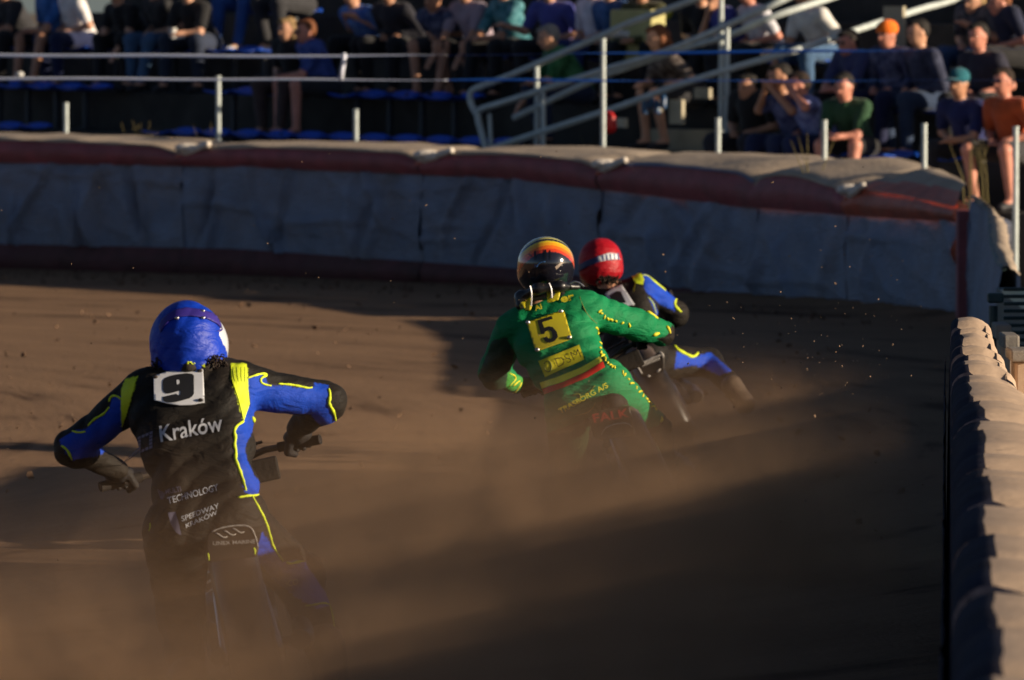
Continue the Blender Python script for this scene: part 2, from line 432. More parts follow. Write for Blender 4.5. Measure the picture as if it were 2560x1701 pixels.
# ================================================================== air fence on the far side
M_fred = mat('faded_red_tarpaulin', (.34, .085, .095), .6, 0, .25, 5, .15, 12, (.20, .11, .10), .45, wrinkle=.35)
M_fgrey = mat('grey_tarpaulin', (.235, .28, .38), .7, 0, .2, 2.5, .3, 10, (.22, .17, .13), .5, wrinkle=.8)
M_ftop = mat('dusty_cover', (.46, .37, .28), .85, 0, .15, 3, .08, 10, (.34, .25, .18), .5, wrinkle=.25)
M_fblue = mat('blue_tarpaulin', (.10, .13, .25), .6, 0, .2, 4, .4, 10, (.36, .29, .21), .5)
M_forange = mat('orange_red_tarpaulin', (.50, .11, .06), .5, 0, .25, 5, .3, 12, (.30, .2, .14), .35, wrinkle=.5)
M_flow = mat('muddy_red_tarpaulin', (.13, .04, .042), .7, 0, .3, 4, .25, 12, (.05, .032, .022), .6, wrinkle=.3)
M_pale = mat('pale_fabric', (.80, .72, .62), .8, 0, .2, 20, .5, 30)  # paler than the covers it joins
TX = [-12, -4.8, -2.5, 0, 2, 3, 3.62]
ztop = lambda x: float(np.interp(x, TX, [1.26, 1.25, 1.22, 1.20, 1.11, 1.02, .95]))
zub = lambda x: float(np.interp(x, TX, [1.05, 1.04, 1.04, .99, .82, .80, .82]))
zlb = lambda x: float(np.interp(x, TX, [.27, .27, .28, .19, .07, .04, .03]))
zback = lambda x: float(np.interp(x, TX, [.03, .03, .03, .04, .11, .15, .16]))
def fpt(x, off, z):  # off > 0 = towards the track
    e = .05; tx = 2*e; ty = fence_y(x+e)-fence_y(x-e); l = math.hypot(tx, ty)
    n = Vector((ty/l, -tx/l, 0))
    return Vector((x, fence_y(x), 0))+n*off+Vector((0, 0, z))
def sheet(name, x0, x1, nu, prof, mt, parent, amp=.0, seed=0, drape=False):
    """prof(x,u,v)-> (off,z); grid with cloth relief"""
    nv = prof(x0, 0, None); V = []; rr_ = random.Random(seed*31+5)
    FL = [(rr_.uniform(x0, x1), rr_.uniform(-.35, .35), rr_.choice((-1, 1, 1))*rr_.uniform(.05, .12), rr_.uniform(.025, .06), rr_.uniform(.1, .9), rr_.uniform(.2, .6)) for _ in range(int((x1-x0)*5.5))]
    HL = [(rr_.uniform(.15, .9), rr_.uniform(x0, x1), rr_.uniform(.2, .5), rr_.uniform(.03, .06)) for _ in range(int((x1-x0)*2.5))]
    for i in range(nu+1):
        u = i/nu; x = x0+(x1-x0)*u
        for j in range(nv+1):
            v = j/nv; off, z = prof(x, u, v)
            if amp:
                q = Vector((x*1.7+seed, z*2.3+x*.8, seed)); a = mnoise.noise(q)
                rdg = 1-abs(mnoise.noise(Vector((x*2.1+z*2.4+seed*3, z*.9-x*.4, 3.1))))*2
                off += amp*(a*1.2+max(0, rdg)**3*1.1)
            if drape:
                for xt, dx, A_, w_, vc, vw in FL:
                    off += A_*math.exp(-((x-xt-dx*(1-v)-.06*math.sin(3*v+xt*9))/w_)**2-((v-vc)/vw)**2)
                for vh, xh, xw, A_ in HL: off += A_*math.exp(-((v-vh-.05*math.sin(x*4+xh*7))/.035)**2-((x-xh)/xw)**2)
            V.append(fpt(x, off, z))
    F = [(i*(nv+1)+j, (i+1)*(nv+1)+j, (i+1)*(nv+1)+j+1, i*(nv+1)+j+1) for i in range(nu) for j in range(nv)]
    return mk(name, V, F, mt, parent)
bounds = [fence_at(-150), fence_at(187), fence_at(427), fence_at(606), fence_at(763), fence_at(853), 3.62]
flabels = ['long air fence cushion with a smooth sandy top at the left edge',
 'air fence cushion with pale frayed edges on top, second from the left',
 'air fence cushion below the foot of the stair railings',
 'air fence cushion behind the red helmet, pale torn corner at its left end',
 'short far air fence cushion with a dark rounded hump, second from the corner',
 'far air fence cushion with the orange-red sunlit rim at the right corner']
for s in range(6):
    x0, x1 = bounds[s]+.004, bounds[s+1]-.004; xm = (x0+x1)/2
    root = empty('air_fence_cushion', fpt(xm, 0, 0), flabels[s], 'air fence', 'inflatable cushions along the outside of the bend')
    nu = max(16, int((x1-x0)*14)); red = M_forange if s == 5 else M_fred
    dip = lambda u: .055*math.exp(-((u-.0)/.05)**2)*(1 if s else 0)+.06*math.exp(-((1-u)/.05)**2)*(1 if s < 5 else 0)
    hump = (lambda u: .05*math.sin(math.pi*min(1, u*1.2)) if s == 4 else .02*math.sin(math.pi*u))
    def p_low(x, u, v):
        if v is None: return 6
        z = zlb(x)*v; return .06+.05*math.sin(math.pi*v), z+.0
    def p_pan(x, u, v):
        if v is None: return 22
        a, b = zlb(x)-.01, zub(x)+.01; return .035+.03*math.sin(math.pi*v), a+(b-a)*v
    def p_up(x, u, v):
        if v is None: return 8
        a, b = zub(x), ztop(x)+hump(u)-dip(u); th = v*math.pi*.5
        return .06+.055*math.sin(math.pi*min(1, v*1.05)), a+(b-a)*v
    def p_top(x, u, v):
        if v is None: return 12
        b = ztop(x)+hump(u)-dip(u); fr = .05+.02*mnoise.noise(Vector((x*5, 0, s)))
        if v < .16: return .07+.02-.0*v, b-fr*(1-v/.16)*(.4+.6*math.exp(-u*6)) + .006
        w_ = (v-.16)/.84
        dep = float(np.interp(x, [2.7, 3.62], [.95, .10])); return .08-dep*w_, b+.006+zback(x)*math.sin(math.pi*min(1, w_*.62)*.9)+.02*mnoise.noise(Vector((x*3, w_*3, s+4)))
    sheet('lower_band', x0, x1, nu, p_low, M_flow, root, .01, s)
    sheet('face_panel', x0, x1, nu*4, p_pan, M_fgrey, root, .022, s+9, True)
    sheet('upper_band', x0, x1, nu, p_up, red, root, .012, s+4)
    tc_ = sheet('top_cover', x0, x1, nu, p_top, M_ftop, root, .0, s)
    if s == 5:
        tc_.data.materials.append(M_forange)
        for pi, pg in enumerate(tc_.data.polygons):
            u_, v_ = (pi//12)/nu, (pi % 12)
            if v_ < 3+3*u_+1.5*mnoise.noise(Vector((u_*9, 1, 1))): pg.material_index = 1
    if s == 3:
        tc_.data.materials.append(M_fblue)
        for pi, pg in enumerate(tc_.data.polygons):
            if pi % 12 < 2: pg.material_index = 1
    # plain back and ends so that the cushion is a closed block
    m = MB(); n_ = 10
    for i in range(n_):
        a, b = x0+(x1-x0)*i/n_, x0+(x1-x0)*(i+1)/n_
        da, db = [-float(np.interp(q_, [2.7, 3.62], [.86, .02])) for q_ in (a, b)]; m.add([fpt(a, da, 0), fpt(b, db, 0), fpt(b, db, ztop(b)), fpt(a, da, ztop(a))], [(3, 2, 1, 0)])
    for x in (x0, x1):
        dx_ = -float(np.interp(x, [2.7, 3.62], [.86, .02])); m.add([fpt(x, .05, 0), fpt(x, dx_, 0), fpt(x, dx_, ztop(x)-.05), fpt(x, .05, ztop(x)-.06)], [(0, 1, 2, 3)])
    m.build('back_panel', M_fgrey, root, False, None)
    if s in (1, 2, 3, 5):   # the torn pale corner where the covers meet
        pr = []; c = fpt(x0+.06, .10, ztop(x0)-.035)
        ls = {1: .14, 2: .17, 3: .17, 5: .15}[s]
        e = (fpt(x0+.5, .0, 0)-fpt(x0, 0, 0)).normalized()
        pr += [('e', c+Vector((0, 0, .02)), (.12, .07, .045)), ('c', c-Vector((0, 0, .02)), .035, c+e*ls*1.8+Vector((0, 0, .06)), .03), ('c', c+e*.1, .02, c-e*.10-Vector((0, 0, .05)), .012)]
        V, F = sdf_mesh(pr, .009, .03, folds(.006, s)); mk('torn_corner', V, F, M_pale, root)
        V, F = sdf_mesh([('c', c-e*.06-Vector((0, 0, .05)), .022, c-e*.2-Vector((0, 0, .10)), .012)], .009, .02); mk('red_lining', V, F, M_forange, root)
# seam strap on the face (vertical stitched seam)
# side stretch coming back towards the camera
root = empty('air_fence_cushion', (3.5, 50, 0), 'foreshortened dusty fence stretch beyond the corner with a tattered sunlit top', 'air fence', 'inflatable cushions along the outside of the bend')
lb = [(2428, 500), (2450, 512), (2470, 531), (2473, 565), (2474, 597), (2488, 649), (2507, 671)]
rb = [(2440, 494), (2468, 520), (2490, 540), (2514, 562), (2522, 610), (2535, 655), (2551, 697)]
def sY(y): return float(np.interp(y, [500, 697], [57.8, 46.5]))
lbs = smooth_path([S(x, y, min(57.9, sY(y))) for x, y in lb], 8); rbs = smooth_path([S(x, y, min(57.9, sY(y))) for x, y in rb], 8)
n_ = len(lbs); V = []; F = []
for i in range(n_):
    for j in range(5):
        p = lbs[i].lerp(rbs[i], j/4); V.append(p+Vector((.012*random.uniform(-1, 1), .1*random.uniform(-1, 1), .03*math.sin(math.pi*j/4)+.015*random.random())))
F = [(i*5+j, (i+1)*5+j, (i+1)*5+j+1, i*5+j+1) for i in range(n_-1) for j in range(4)]
mk('top_cover', V, F, M_ftop, root)
V = []; nv = 10
for i in range(n_):
    t = lbs[i]; fx = S(2424+46*(i/(n_-1)), 830, t.y).x
    for j in range(nv+1):
        v = j/nv; V.append(Vector((t.x+(fx-t.x)*(1-v)**1.4, t.y, t.z*v))+Vector((-.03*math.sin(math.pi*v)+.01*random.uniform(-1, 1), 0, 0)))
F = [(i*(nv+1)+j, (i+1)*(nv+1)+j, (i+1)*(nv+1)+j+1, i*(nv+1)+j+1) for i in range(n_-1) for j in range(nv)]
mk('face_panel', V, F, M_fgrey, root)
m = MB()
p0, p1 = S(2396, 500, 57.8), S(2427, 500, 57.8)
m.box(((p0.x+p1.x)/2, 57.95, .46), (p1.x-p0.x, .3, .93)); m.build('corner_strip', M_fred, root, True)
V = [(3.6, 57.7, 0), (3.95, 57.7, 0), (3.95, 59.6, 0), (3.66, 58.6, 0)]; V += [(x, y, .84) for x, y, _ in V]
mk('light_gap_block', V, [(3,2,1,0),(4,5,6,7),(0,1,5,4),(1,2,6,5),(2,3,7,6),(3,0,4,7)], M_fgrey, root, False)  # unseen block added to close a light gap at the corner
M_teal = mat('teal_plastic', (.006, .055, .065), .5, 0, .2, 8, .1, 30, SANDC, .25)
MB().tube([p+Vector((.01, 0, .0)) for p in lbs[3:]], .02, 6).build('teal_edging', M_teal, root)
V = [];
for i in range(n_): V += [Vector((rbs[i].x, rbs[i].y, 0)), rbs[i]]
mk('back_panel', V, [(2*i, 2*i+1, 2*i+3, 2*i+2) for i in range(n_-1)], M_fgrey, root)

# ================================================================== near fence (right edge)
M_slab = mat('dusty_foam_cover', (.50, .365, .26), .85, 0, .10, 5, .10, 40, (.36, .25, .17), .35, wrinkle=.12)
M_side_shade = mat('dark_side_and_shade', (.022, .025, .045), .9, 0, .3, 5, .3, 26, (.06, .04, .03), .3, spec=.05)  # dark side sheet; on the slab rounding it paints the shade in
M_gap = mat('dark_joint', (.02, .017, .015), .9)
cuts = [32.4, 31.7, 30.95, 30.6, 30.25, 29.5, 28.95, 28.62, 28.2, 27.6, 27.2, 26.5, 25.2, 24.3, 23.5, 22.4, 21.8, 21.2, 20.2, 19.1, 18.1, 17.3, 16.2, 15.0, 13.6, 12.2, 10.8, 9.4, 8.0]
XR = lambda y: float(np.interp(y, [8, 12, 15, 20, 24, 27, 30, 31.5, 32.4], [1.25, 1.45, 1.62, 1.8, 1.86, 1.88, 1.99, 2.07, 2.09]))
XL = lambda y: .0598*y+.0*y
root = empty('padded_safety_fence', (1.6, 20, 0), 'near padded fence running along the right edge, sandy top split by dark cross joints', 'safety fence')
for i in range(len(cuts)-1):
    gp = min(.035, .1*(cuts[i]-cuts[i+1])+.012); y1, y0 = cuts[i]-gp, cuts[i+1]+gp; ln = y1-y0; n_ = max(3, int(ln/.12)); V = []; rows = []
    for a in range(n_+1):
        u = a/n_; y = y0+ln*u; xl, xr = XL(y), XR(y); e = min(1, min(u, 1-u)*ln/.05+.35) if True else 1
        endr = max(0, (y-31.3)/1.1)**2*.05
        top = 1.215-.03*(1-e)-endr+.012*math.sin(i*2.3); jit = .012*math.sin(i*3.7+1)+.014*mnoise.noise(Vector((y*2.6, i, 0)))
        w_ = xr-xl; r = min(.10, w_*.24)
        pr = [(xl, 0), (xl-.005, .35), (xl, .7), (xl+.01, top-r-.02)]
        for q in range(1, 6):
            t = q/5*math.pi/2; pr.append((xl+.012+jit*(q/5)+r*(1-math.cos(t)), top-r+r*math.sin(t)))
        for q in range(1, 5):
            pr.append((xl+r+(w_-2*r)*q/4+.012, top-.035*(1-e)+.012*math.sin(math.pi*q/4)-.16*(w_-2*r)*q/4+.006*mnoise.noise(Vector((y*5, q, i)))))
        for q in range(1, 5):
            t = q/4*math.pi/2; pr.append((xr-r+r*math.sin(t), top-r+r*math.cos(t)-.16*(w_-2*r)))
        pr += [(xr, .5), (xr, 0)]
        for x, z in pr: V.append((x, y, z))
        rows.append(len(pr))
    k = rows[0]; F = [(a*k+j, a*k+j+1, (a+1)*k+j+1, (a+1)*k+j) for a in range(n_) for j in range(k-1)]
    F += [tuple(range(k))[::-1], tuple(n_*k+j for j in range(k))]
    ob = mk('foam_slab', V, F, M_slab, root, True, 60); ob.data.materials.append(M_side_shade)
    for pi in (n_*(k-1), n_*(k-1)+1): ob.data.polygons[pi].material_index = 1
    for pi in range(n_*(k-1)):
        if pi % (k-1) < 8: ob.data.polygons[pi].material_index = 1  # shaded side painted dark up to the crest
V = []
for a in range(50):
    y = 8.1+(32.2-8.1)*a/49; xl, xr = XL(y), XR(y)
    V += [(xl+.02, y, 0), (xl+.02, y, .95), (xl+.07, y, 1.02), (xr-.07, y, 1.02-.16*(xr-xl)), (xr-.02, y, .85)]
mk('core', V, [(a*5+j, a*5+j+1, (a+1)*5+j+1, (a+1)*5+j) for a in range(49) for j in range(4)], M_gap, root)
V = []
for a in range(90):
    y = 8.1+(32.1-8.1)*a/89
    for j in range(9):
        z = .0+1.03*j/8; V.append((XL(y)-.012-.012*mnoise.noise(Vector((y*3, z*2, 0))), y, z+(0 if j < 8 else .025*mnoise.noise(Vector((y*4, 2, 0))))))
mk('side_sheet', V, [(a*9+j, a*9+j+1, (a+1)*9+j+1, (a+1)*9+j) for a in range(89) for j in range(8)], M_side_shade, root)
# kit stored behind the near fence
def bevbox(name, c, sz, mt, parent=None, bev=.01, rz=0, loc=None):
    o = MB().box(c, sz, Matrix.Rotation(rz, 3, 'Z')).build(name, mt, parent, False, None, loc)
    b = o.modifiers.new('b', 'BEVEL'); b.width = bev; b.segments = 2; return o
M_blk = mat('grey_block', (.20, .20, .19), .8, 0, .2, 6, .3, 30, SANDC, .5)
for (x0, x1, y0, y1, Yd, lab) in ((2508, 2548, 838, 872, 33.2, 'pale grey block with a bright edge standing behind the near fence'),
                             (2490, 2528, 812, 850, 34.2, 'sandy block at the back of the near fence, left of the pale one'),
                             (2526, 2590, 876, 905, 31.2, 'grey slab lying behind the near fence, lowest of the blocks')):
    a, b = S(x0, y0, Yd), S(x1, y1, Yd); c = Vector(((a.x+b.x)/2, Yd+.15, a.z/2))
    r_ = empty('concrete_block', (c.x, c.y, 0), lab, 'block', 'blocks stored behind the near fence')
    bevbox('block_body', (c.x, c.y, (a.z+b.z)/2), (b.x-a.x, .35, a.z-b.z), M_blk, r_)
    bevbox('block_base', (c.x+.02, c.y+.02, b.z/2), ((b.x-a.x)*.92, .3, b.z-.004), M_slab, r_)
r_ = empty('teal_post', (2.35, 36, 0), 'slim teal post where the near and far fences meet', 'post')
a = S(2483, 800, 36)
MB().tube([(a.x, 36, 0), (a.x, 36, S(0, 765, 36).z)], .022, 8).build('post_shaft', M_teal, r_)
bevbox('post_cap', (a.x+.01, 36, S(0, 745, 36).z), (.08, .08, .05), M_teal, r_, .01)
r_ = empty('teal_barrier', (2.6, 38, 0), 'dark teal ribbed plastic barrier behind the blocks at the right edge, lengthened for its shadow', 'barrier')
a, b = S(2506, 705, 38), S(2610, 900, 38)
for q_, zz in (([(2.98, 39.0, 0), (3.3, 39.0, 0), (3.5, 47.0, 0), (3.12, 47.0, 0)], .74), ([(2.64, 34.0, 0), (3.1, 34.0, 0), (3.25, 38.99, 0), (2.95, 38.99, 0)], 1.3), ([(2.13, 31.8, 0), (3.0, 31.8, 0), (3.0, 33.99, 0), (2.62, 33.99, 0)], .92)):  # bodies lengthened, mostly out of view, to cast shade on the track
    V = q_+[(x, y, zz) for x, y, _ in q_]
    mk('shade_barrier_body', V, [(3,2,1,0),(4,5,6,7),(0,1,5,4),(1,2,6,5),(2,3,7,6),(3,0,4,7)], M_teal, r_, False)
for k in range(9):
    z = S(0, 722+k*18, 38).z; bevbox('barrier_rib', ((a.x+b.x)/2, 37.93, z), (b.x-a.x, .04, .018), M_teal, r_, .004)

# ================================================================== grandstand
A0 = Vector((-3.2, 73.7)); DD = Vector((8.56, -10.0)).normalized(); NN = Vector((-DD.y, DD.x))
PITCHR, RISE = .8, .41
zrow = lambda k, X: 1.19-.010*X+RISE*k
def row_t(k, px):       # px 1024-wide
    m = (px-512)/7300; A = A0+NN*(PITCHR*k); return (m*A.y-A.x)/(DD.x-m*DD.y)
def row_pt(k, t, off=0):
    p = A0+NN*(PITCHR*k+off)+DD*t; return p
stand = empty('grandstand', (*row_pt(1, 4), 0), 'stepped dark concrete terrace of the grandstand behind the air fence', 'grandstand')
T0, T1 = -6, 12.6
STAIR = (row_t(0, D(1150)*.4), row_t(0, D(1560)*.4))
for k in range(5):
    z = zrow(k, 0)-.43; V = []
    A, B = row_pt(k, T0, -.42), row_pt(k, T1, -.42); C, E = row_pt(k, T1, .40), row_pt(k, T0, .40)
    za, zb = zrow(k, A.x)-.43, zrow(k, B.x)-.43; h = .10 if k else 1.0
    V = [(A.x, A.y, za-RISE-.02 if k else 0), (B.x, B.y, zb-RISE-.02 if k else 0), (C.x, C.y, zb-RISE-.02 if k else 0), (E.x, E.y, za-RISE-.02 if k else 0),
         (A.x, A.y, za), (B.x, B.y, zb), (C.x, C.y, zb), (E.x, E.y, za)]
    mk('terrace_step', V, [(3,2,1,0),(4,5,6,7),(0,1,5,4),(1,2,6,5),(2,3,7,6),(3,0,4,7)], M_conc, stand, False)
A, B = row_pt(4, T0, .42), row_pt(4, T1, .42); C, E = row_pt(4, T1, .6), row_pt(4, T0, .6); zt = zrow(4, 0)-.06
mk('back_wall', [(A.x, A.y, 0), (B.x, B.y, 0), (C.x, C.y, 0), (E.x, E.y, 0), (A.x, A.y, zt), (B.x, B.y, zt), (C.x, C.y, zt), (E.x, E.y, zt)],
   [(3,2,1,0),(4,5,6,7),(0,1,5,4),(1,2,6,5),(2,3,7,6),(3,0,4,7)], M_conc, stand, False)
# half-height stair blocks in the gangway
RZ = Matrix(((DD.x, NN.x, 0), (DD.y, NN.y, 0), (0, 0, 1)))
def yawM(): return RZ
for k in range(4):
    tt = row_t(k, (D(1530)+30*k)*.4); p = row_pt(k, tt, .2); z = zrow(k, p.x)-.43
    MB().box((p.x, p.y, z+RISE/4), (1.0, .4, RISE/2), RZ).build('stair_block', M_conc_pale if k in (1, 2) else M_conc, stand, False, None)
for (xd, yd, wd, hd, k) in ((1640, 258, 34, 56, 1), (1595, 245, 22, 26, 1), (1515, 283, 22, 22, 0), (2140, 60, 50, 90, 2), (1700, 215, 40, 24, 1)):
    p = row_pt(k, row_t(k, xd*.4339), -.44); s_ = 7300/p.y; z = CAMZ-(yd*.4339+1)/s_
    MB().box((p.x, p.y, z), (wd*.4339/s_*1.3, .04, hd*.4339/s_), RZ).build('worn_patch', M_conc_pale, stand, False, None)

# seats
def seat_mesh():
    V = []; F = []; prof = [(.20, .0, 0), (.21, .02, 0), (.12, .008, .012), (0, -.005, .02), (-.13, .0, .018), (-.19, .02, .012), (-.215, .045, 0), (-.225, .075, 0)]
    for i, (y, z, d) in enumerate(prof):
        for j in range(9):
            u = j/8*2-1; V.append((u*.215*(1-.06*(i == 7)), -y, z+.03*u*u*(1 if i < 6 else 0)-(.0)+(0 if i < 6 else -.02*u*u)))
    n = len(prof); F = [(i*9+j, i*9+j+1, (i+1)*9+j+1, (i+1)*9+j) for i in range(n-1) for j in range(8)]
    return V, F
sv, sf = seat_mesh()
me_seat = bpy.data.meshes.new('seat_shell'); me_seat.from_pydata(sv, [], sf); me_seat.materials.append(M_seat)
me_seat.polygons.foreach_set('use_smooth', [True]*len(sf))
mb = MB().box((0, .02, -.2), (.05, .05, .4)).box((0, .02, -.395), (.16, .14, .01)); me_leg = bpy.data.meshes.new('seat_leg'); me_leg.from_pydata(mb.v, [], mb.f); me_leg.materials.append(mat('dark_seat_steel', (.03, .035, .045), .6))
rowname = ['lowest', 'second', 'third', 'fourth']
ordn = 'first second third fourth fifth sixth seventh eighth ninth tenth eleventh twelfth thirteenth fourteenth fifteenth sixteenth seventeenth eighteenth nineteenth twentieth'.split()
ang = math.atan2(DD.y, DD.x)
runs = {0: [(-60, 70, 'at the left edge'), (350, 1185, 'below the seated couple'), (1830, 2075, 'below the green shirt'), (2130, 2230, 'beside the grey post at right')],
        1: [(-60, 250, 'under the white tape at far left'), (520, 660, 'left of the seated couple'), (790, 1080, 'left of the stair railings'), (2050, 2190, 'behind the lowest row at right')],
        2: [(-60, 660, 'under the top row of spectators at left'), (840, 1440, 'under the middle group of spectators'), (1660, 1950, 'right of the railings')],
        3: [(540, 720, 'at the top edge of the frame'), (1010, 1110, 'at the top edge above the navy T-shirt')]}
for k in range(4):
    cnt = {}
    for q in range(40):
        t = T0+.6+q*.5
        if t > T1-.4: break
        p = row_pt(k, t); xd = (512+7300*p.x/p.y)/.4339; rn = [r for r in runs[k] if r[0] <= xd <= r[1]]
        if not rn: continue
        rn = rn[0]; cnt[rn] = cnt.get(rn, 0)+1; z = zrow(k, p.x)
        r_ = bpy.data.objects.new('stadium_seat', None); COL.objects.link(r_); r_.location = (p.x, p.y, z); r_.rotation_euler = (0, 0, ang+random.uniform(-.02, .02))
        tag(r_, f'{ordn[cnt[rn]-1]} blue seat from the left, {rowname[k]} row {rn[2]}', 'seat', f'blue stadium seats in the {rowname[k]} row')
        s_ = bpy.data.objects.new('seat_shell', me_seat); s_.parent = r_; COL.objects.link(s_)
        l_ = bpy.data.objects.new('seat_leg', me_leg); l_.parent = r_; COL.objects.link(l_)
        md = s_.modifiers.new('s', 'SOLIDIFY'); md.thickness = .008

# grey posts along the fence
posts = [(152, 240, 318, 'short'), (503, 178, 336, 'tall'), (820, 254, 336, ''), (1390, 92, 352, ''), (1655, 275, 368, ''), (1900, 280, 398, ''), (2130, 288, 415, ''), (2341, 295, 462, '')]
plab = ['short grey post above the fence at the far left', 'grey post rising to the lower tape left of the seated couple', 'short grey post below the man in the blue shirt',
        'tallest grey post, standing in front of both stair railings', 'grey post just right of the stair railings', 'grey post below the man holding his head',
        'grey post beside the lone bright blue seat at right', 'grey post at the far right beside the bare knee']
for (xd, y0, y1, _), lab in zip(posts, plab):
    x = xd/.921875; Yp = fence_y(min(3.6, fence_at(xd*.4339)))+1.6 if xd < 2200 else 60.2
    a = S(x, y0/.921875, Yp)
    r_ = empty('fence_post', (a.x, Yp, 0), lab, 'post', 'grey posts behind the air fence')
    MB().tube([(a.x, Yp, 0), (a.x, Yp, a.z)], .024, 10).build('post_tube', M_tube, r_)
    MB().tube([(a.x, Yp, a.z-.002), (a.x, Yp, a.z+.012)], .027, 10).build('post_cap', M_tube, r_)

# stair railings
def rail_root(lab, xd, Yp): return empty('stair_railing', (S(xd/.921875, 300, Yp).x, Yp, 0), lab, 'railing', 'metal railings beside the gangway stairs')
def Q(xd, yd, Y): return S(xd/.921875, yd/.921875, Y)
def Yr(xd, base): return base-(xd-1100)*.0040+max(0, xd-1840)*.012
def rail(name, pts, base, root, r=.032):
    P = [Q(x, y, Yr(x, base)) for x, y in pts]; MB().tube(smooth_path(P, 4), r, 9).build(name, M_tube, root)
def rpost(xd, y0, base, root):
    Y = Yr(xd, base); a = Q(xd, y0, Y); MB().tube([(a.x, Y, 0.2), (a.x, Y, a.z)], .025, 9).build('railing_post', M_tube, root)
r1 = rail_root('far stair railing, its upper rail bending down at the left end', 1240, 70.3)
rail('handrail', [(1098, 262), (1086, 240), (1083, 222), (1090, 208), (1112, 198), (1180, 172), (1380, 86), (1450, 54), (1605, -3), (1900, -120)], 70.3, r1)
rail('middle_rail', [(1185, 272), (1250, 241), (1380, 180), (1525, 128), (1680, 82), (1775, 41), (1925, -8), (2100, -70)], 70.3, r1)
rpost(1237, 152, 70.3, r1); rpost(1662, -25, 70.3, r1)
r2 = rail_root('near stair railing with a rounded lower end and rails leaning on the tall post', 1250, 69.9)
rail('handrail', [(1119, 342), (1108, 300), (1101, 272), (1104, 258), (1116, 249), (1180, 230), (1380, 165), (1530, 120), (1680, 57), (1772, 15), (1900, -45)], 69.9, r2)
rail('middle_rail', [(1128, 345), (1180, 327), (1380, 262), (1445, 240), (1555, 200), (1680, 160), (1815, 122), (1907, 92), (2110, 25), (2205, -2), (2400, -70)], 69.9, r2)
rpost(1252, 212, 69.9, r2); rpost(1676, 60, 69.9, r2)
MB().tube([Q(1128, 262, 69.8), Q(1132, 345, 69.8)], .02, 8).build('brace', M_tube, r2)

# barrier tapes
M_tw = mat('silver_tape', (.74, .78, .92), .35, 0, .1, 3); M_tb = mat('blue_tape', (.015, .11, .50), .35, 0, .15, 3)
def tape(lab, ctrl, tw, split, yoff):
    r_ = empty('barrier_tape', (0, 63, 2), lab, 'tape', 'tapes strung across in front of the stand')
    V = {0: [], 1: []}; n = 220
    for i in range(n+1):
        xd = -80+2520*i/n; y = float(np.interp(xd, *zip(*ctrl))); wd = float(np.interp(xd, *zip(*tw)))
        Y = 64.5-xd*.0016; c = Q(xd, y+.8*math.sin(xd*.013+yoff), Y); hw = .5*.040; a = rad(28)+math.acos(min(1, wd/10.0))*.9
        d = Vector((0, math.sin(a), math.cos(a)))*hw
        sdx = 0 if xd < split else 1
        if xd < split+24: V[0] += [c-d, c+d]
        if xd > split-6: V[1] += [c-d+Vector((0, .002, 0)), c+d+Vector((0, .002, 0))]
    for q, nm, mt in ((0, 'silver_side', M_tw), (1, 'blue_side', M_tb)):
        v = V[q]; o = mk(nm, v, [(2*i, 2*i+2, 2*i+3, 2*i+1) for i in range(len(v)//2-1)], mt, r_)
        s = o.modifiers.new('s', 'SOLIDIFY'); s.thickness = .0015
    return r_
tape('upper tape, silver at left, thin in the middle and blue at right', [(-80, 127), (0, 127.5), (400, 129), (790, 130), (1000, 126.5), (1180, 126), (1500, 122), (2000, 117), (2360, 113), (2450, 112)],
     [(-80, 9.5), (700, 9), (900, 6), (1000, 4), (1100, 2.2), (1250, 2.6), (1400, 6), (1600, 9), (1900, 8.5), (2100, 4), (2360, 2.5), (2450, 2.5)], 1010, 0)
tl = tape('lower tape, bright silver at left and turning blue before the railings', [(-80, 180), (0, 181), (790, 184), (1180, 185), (1800, 187), (2360, 184.5), (2450, 184)],
     [(-80, 9), (700, 7.5), (900, 5.5), (1000, 4.2), (1100, 8), (1350, 8), (1500, 4), (1700, 5), (1900, 6), (2100, 3), (2360, 3), (2450, 3)], 1014, 2)
r_ = empty('tape_strip', Q(790, 155, 63.2), 'short white strip tied upright between the two tapes', 'strip')
P = [Q(793, 129, 63.2), Q(793, 140, 63.2), Q(789, 160, 63.2), Q(786, 184, 63.2)]; V = []
for p in P: V += [p-Vector((.02, .01, 0)), p+Vector((.02, -.006, 0))]
o = mk('strip_length', V, [(0, 1, 3, 2), (2, 3, 5, 4), (4, 5, 7, 6)], M_tw, r_); s = o.modifiers.new('s', 'SOLIDIFY'); s.thickness = .002
MB().ball(Q(793, 128, 63.2), .022, 8, 5).build('knot', M_tw, r_)
for xx, lab in ((-95, 'left'), (2455, 'right')):
    p = Q(xx, 100, 64.5-xx*.0016)
    r_ = empty('tape_pole', (p.x, p.y, 0), f'steel pole holding the {lab} ends of the tapes', 'pole'); MB().tube([(p.x, p.y, 0), (p.x, p.y, 2.4)], .03, 8).build('pole_shaft', M_tube, r_)

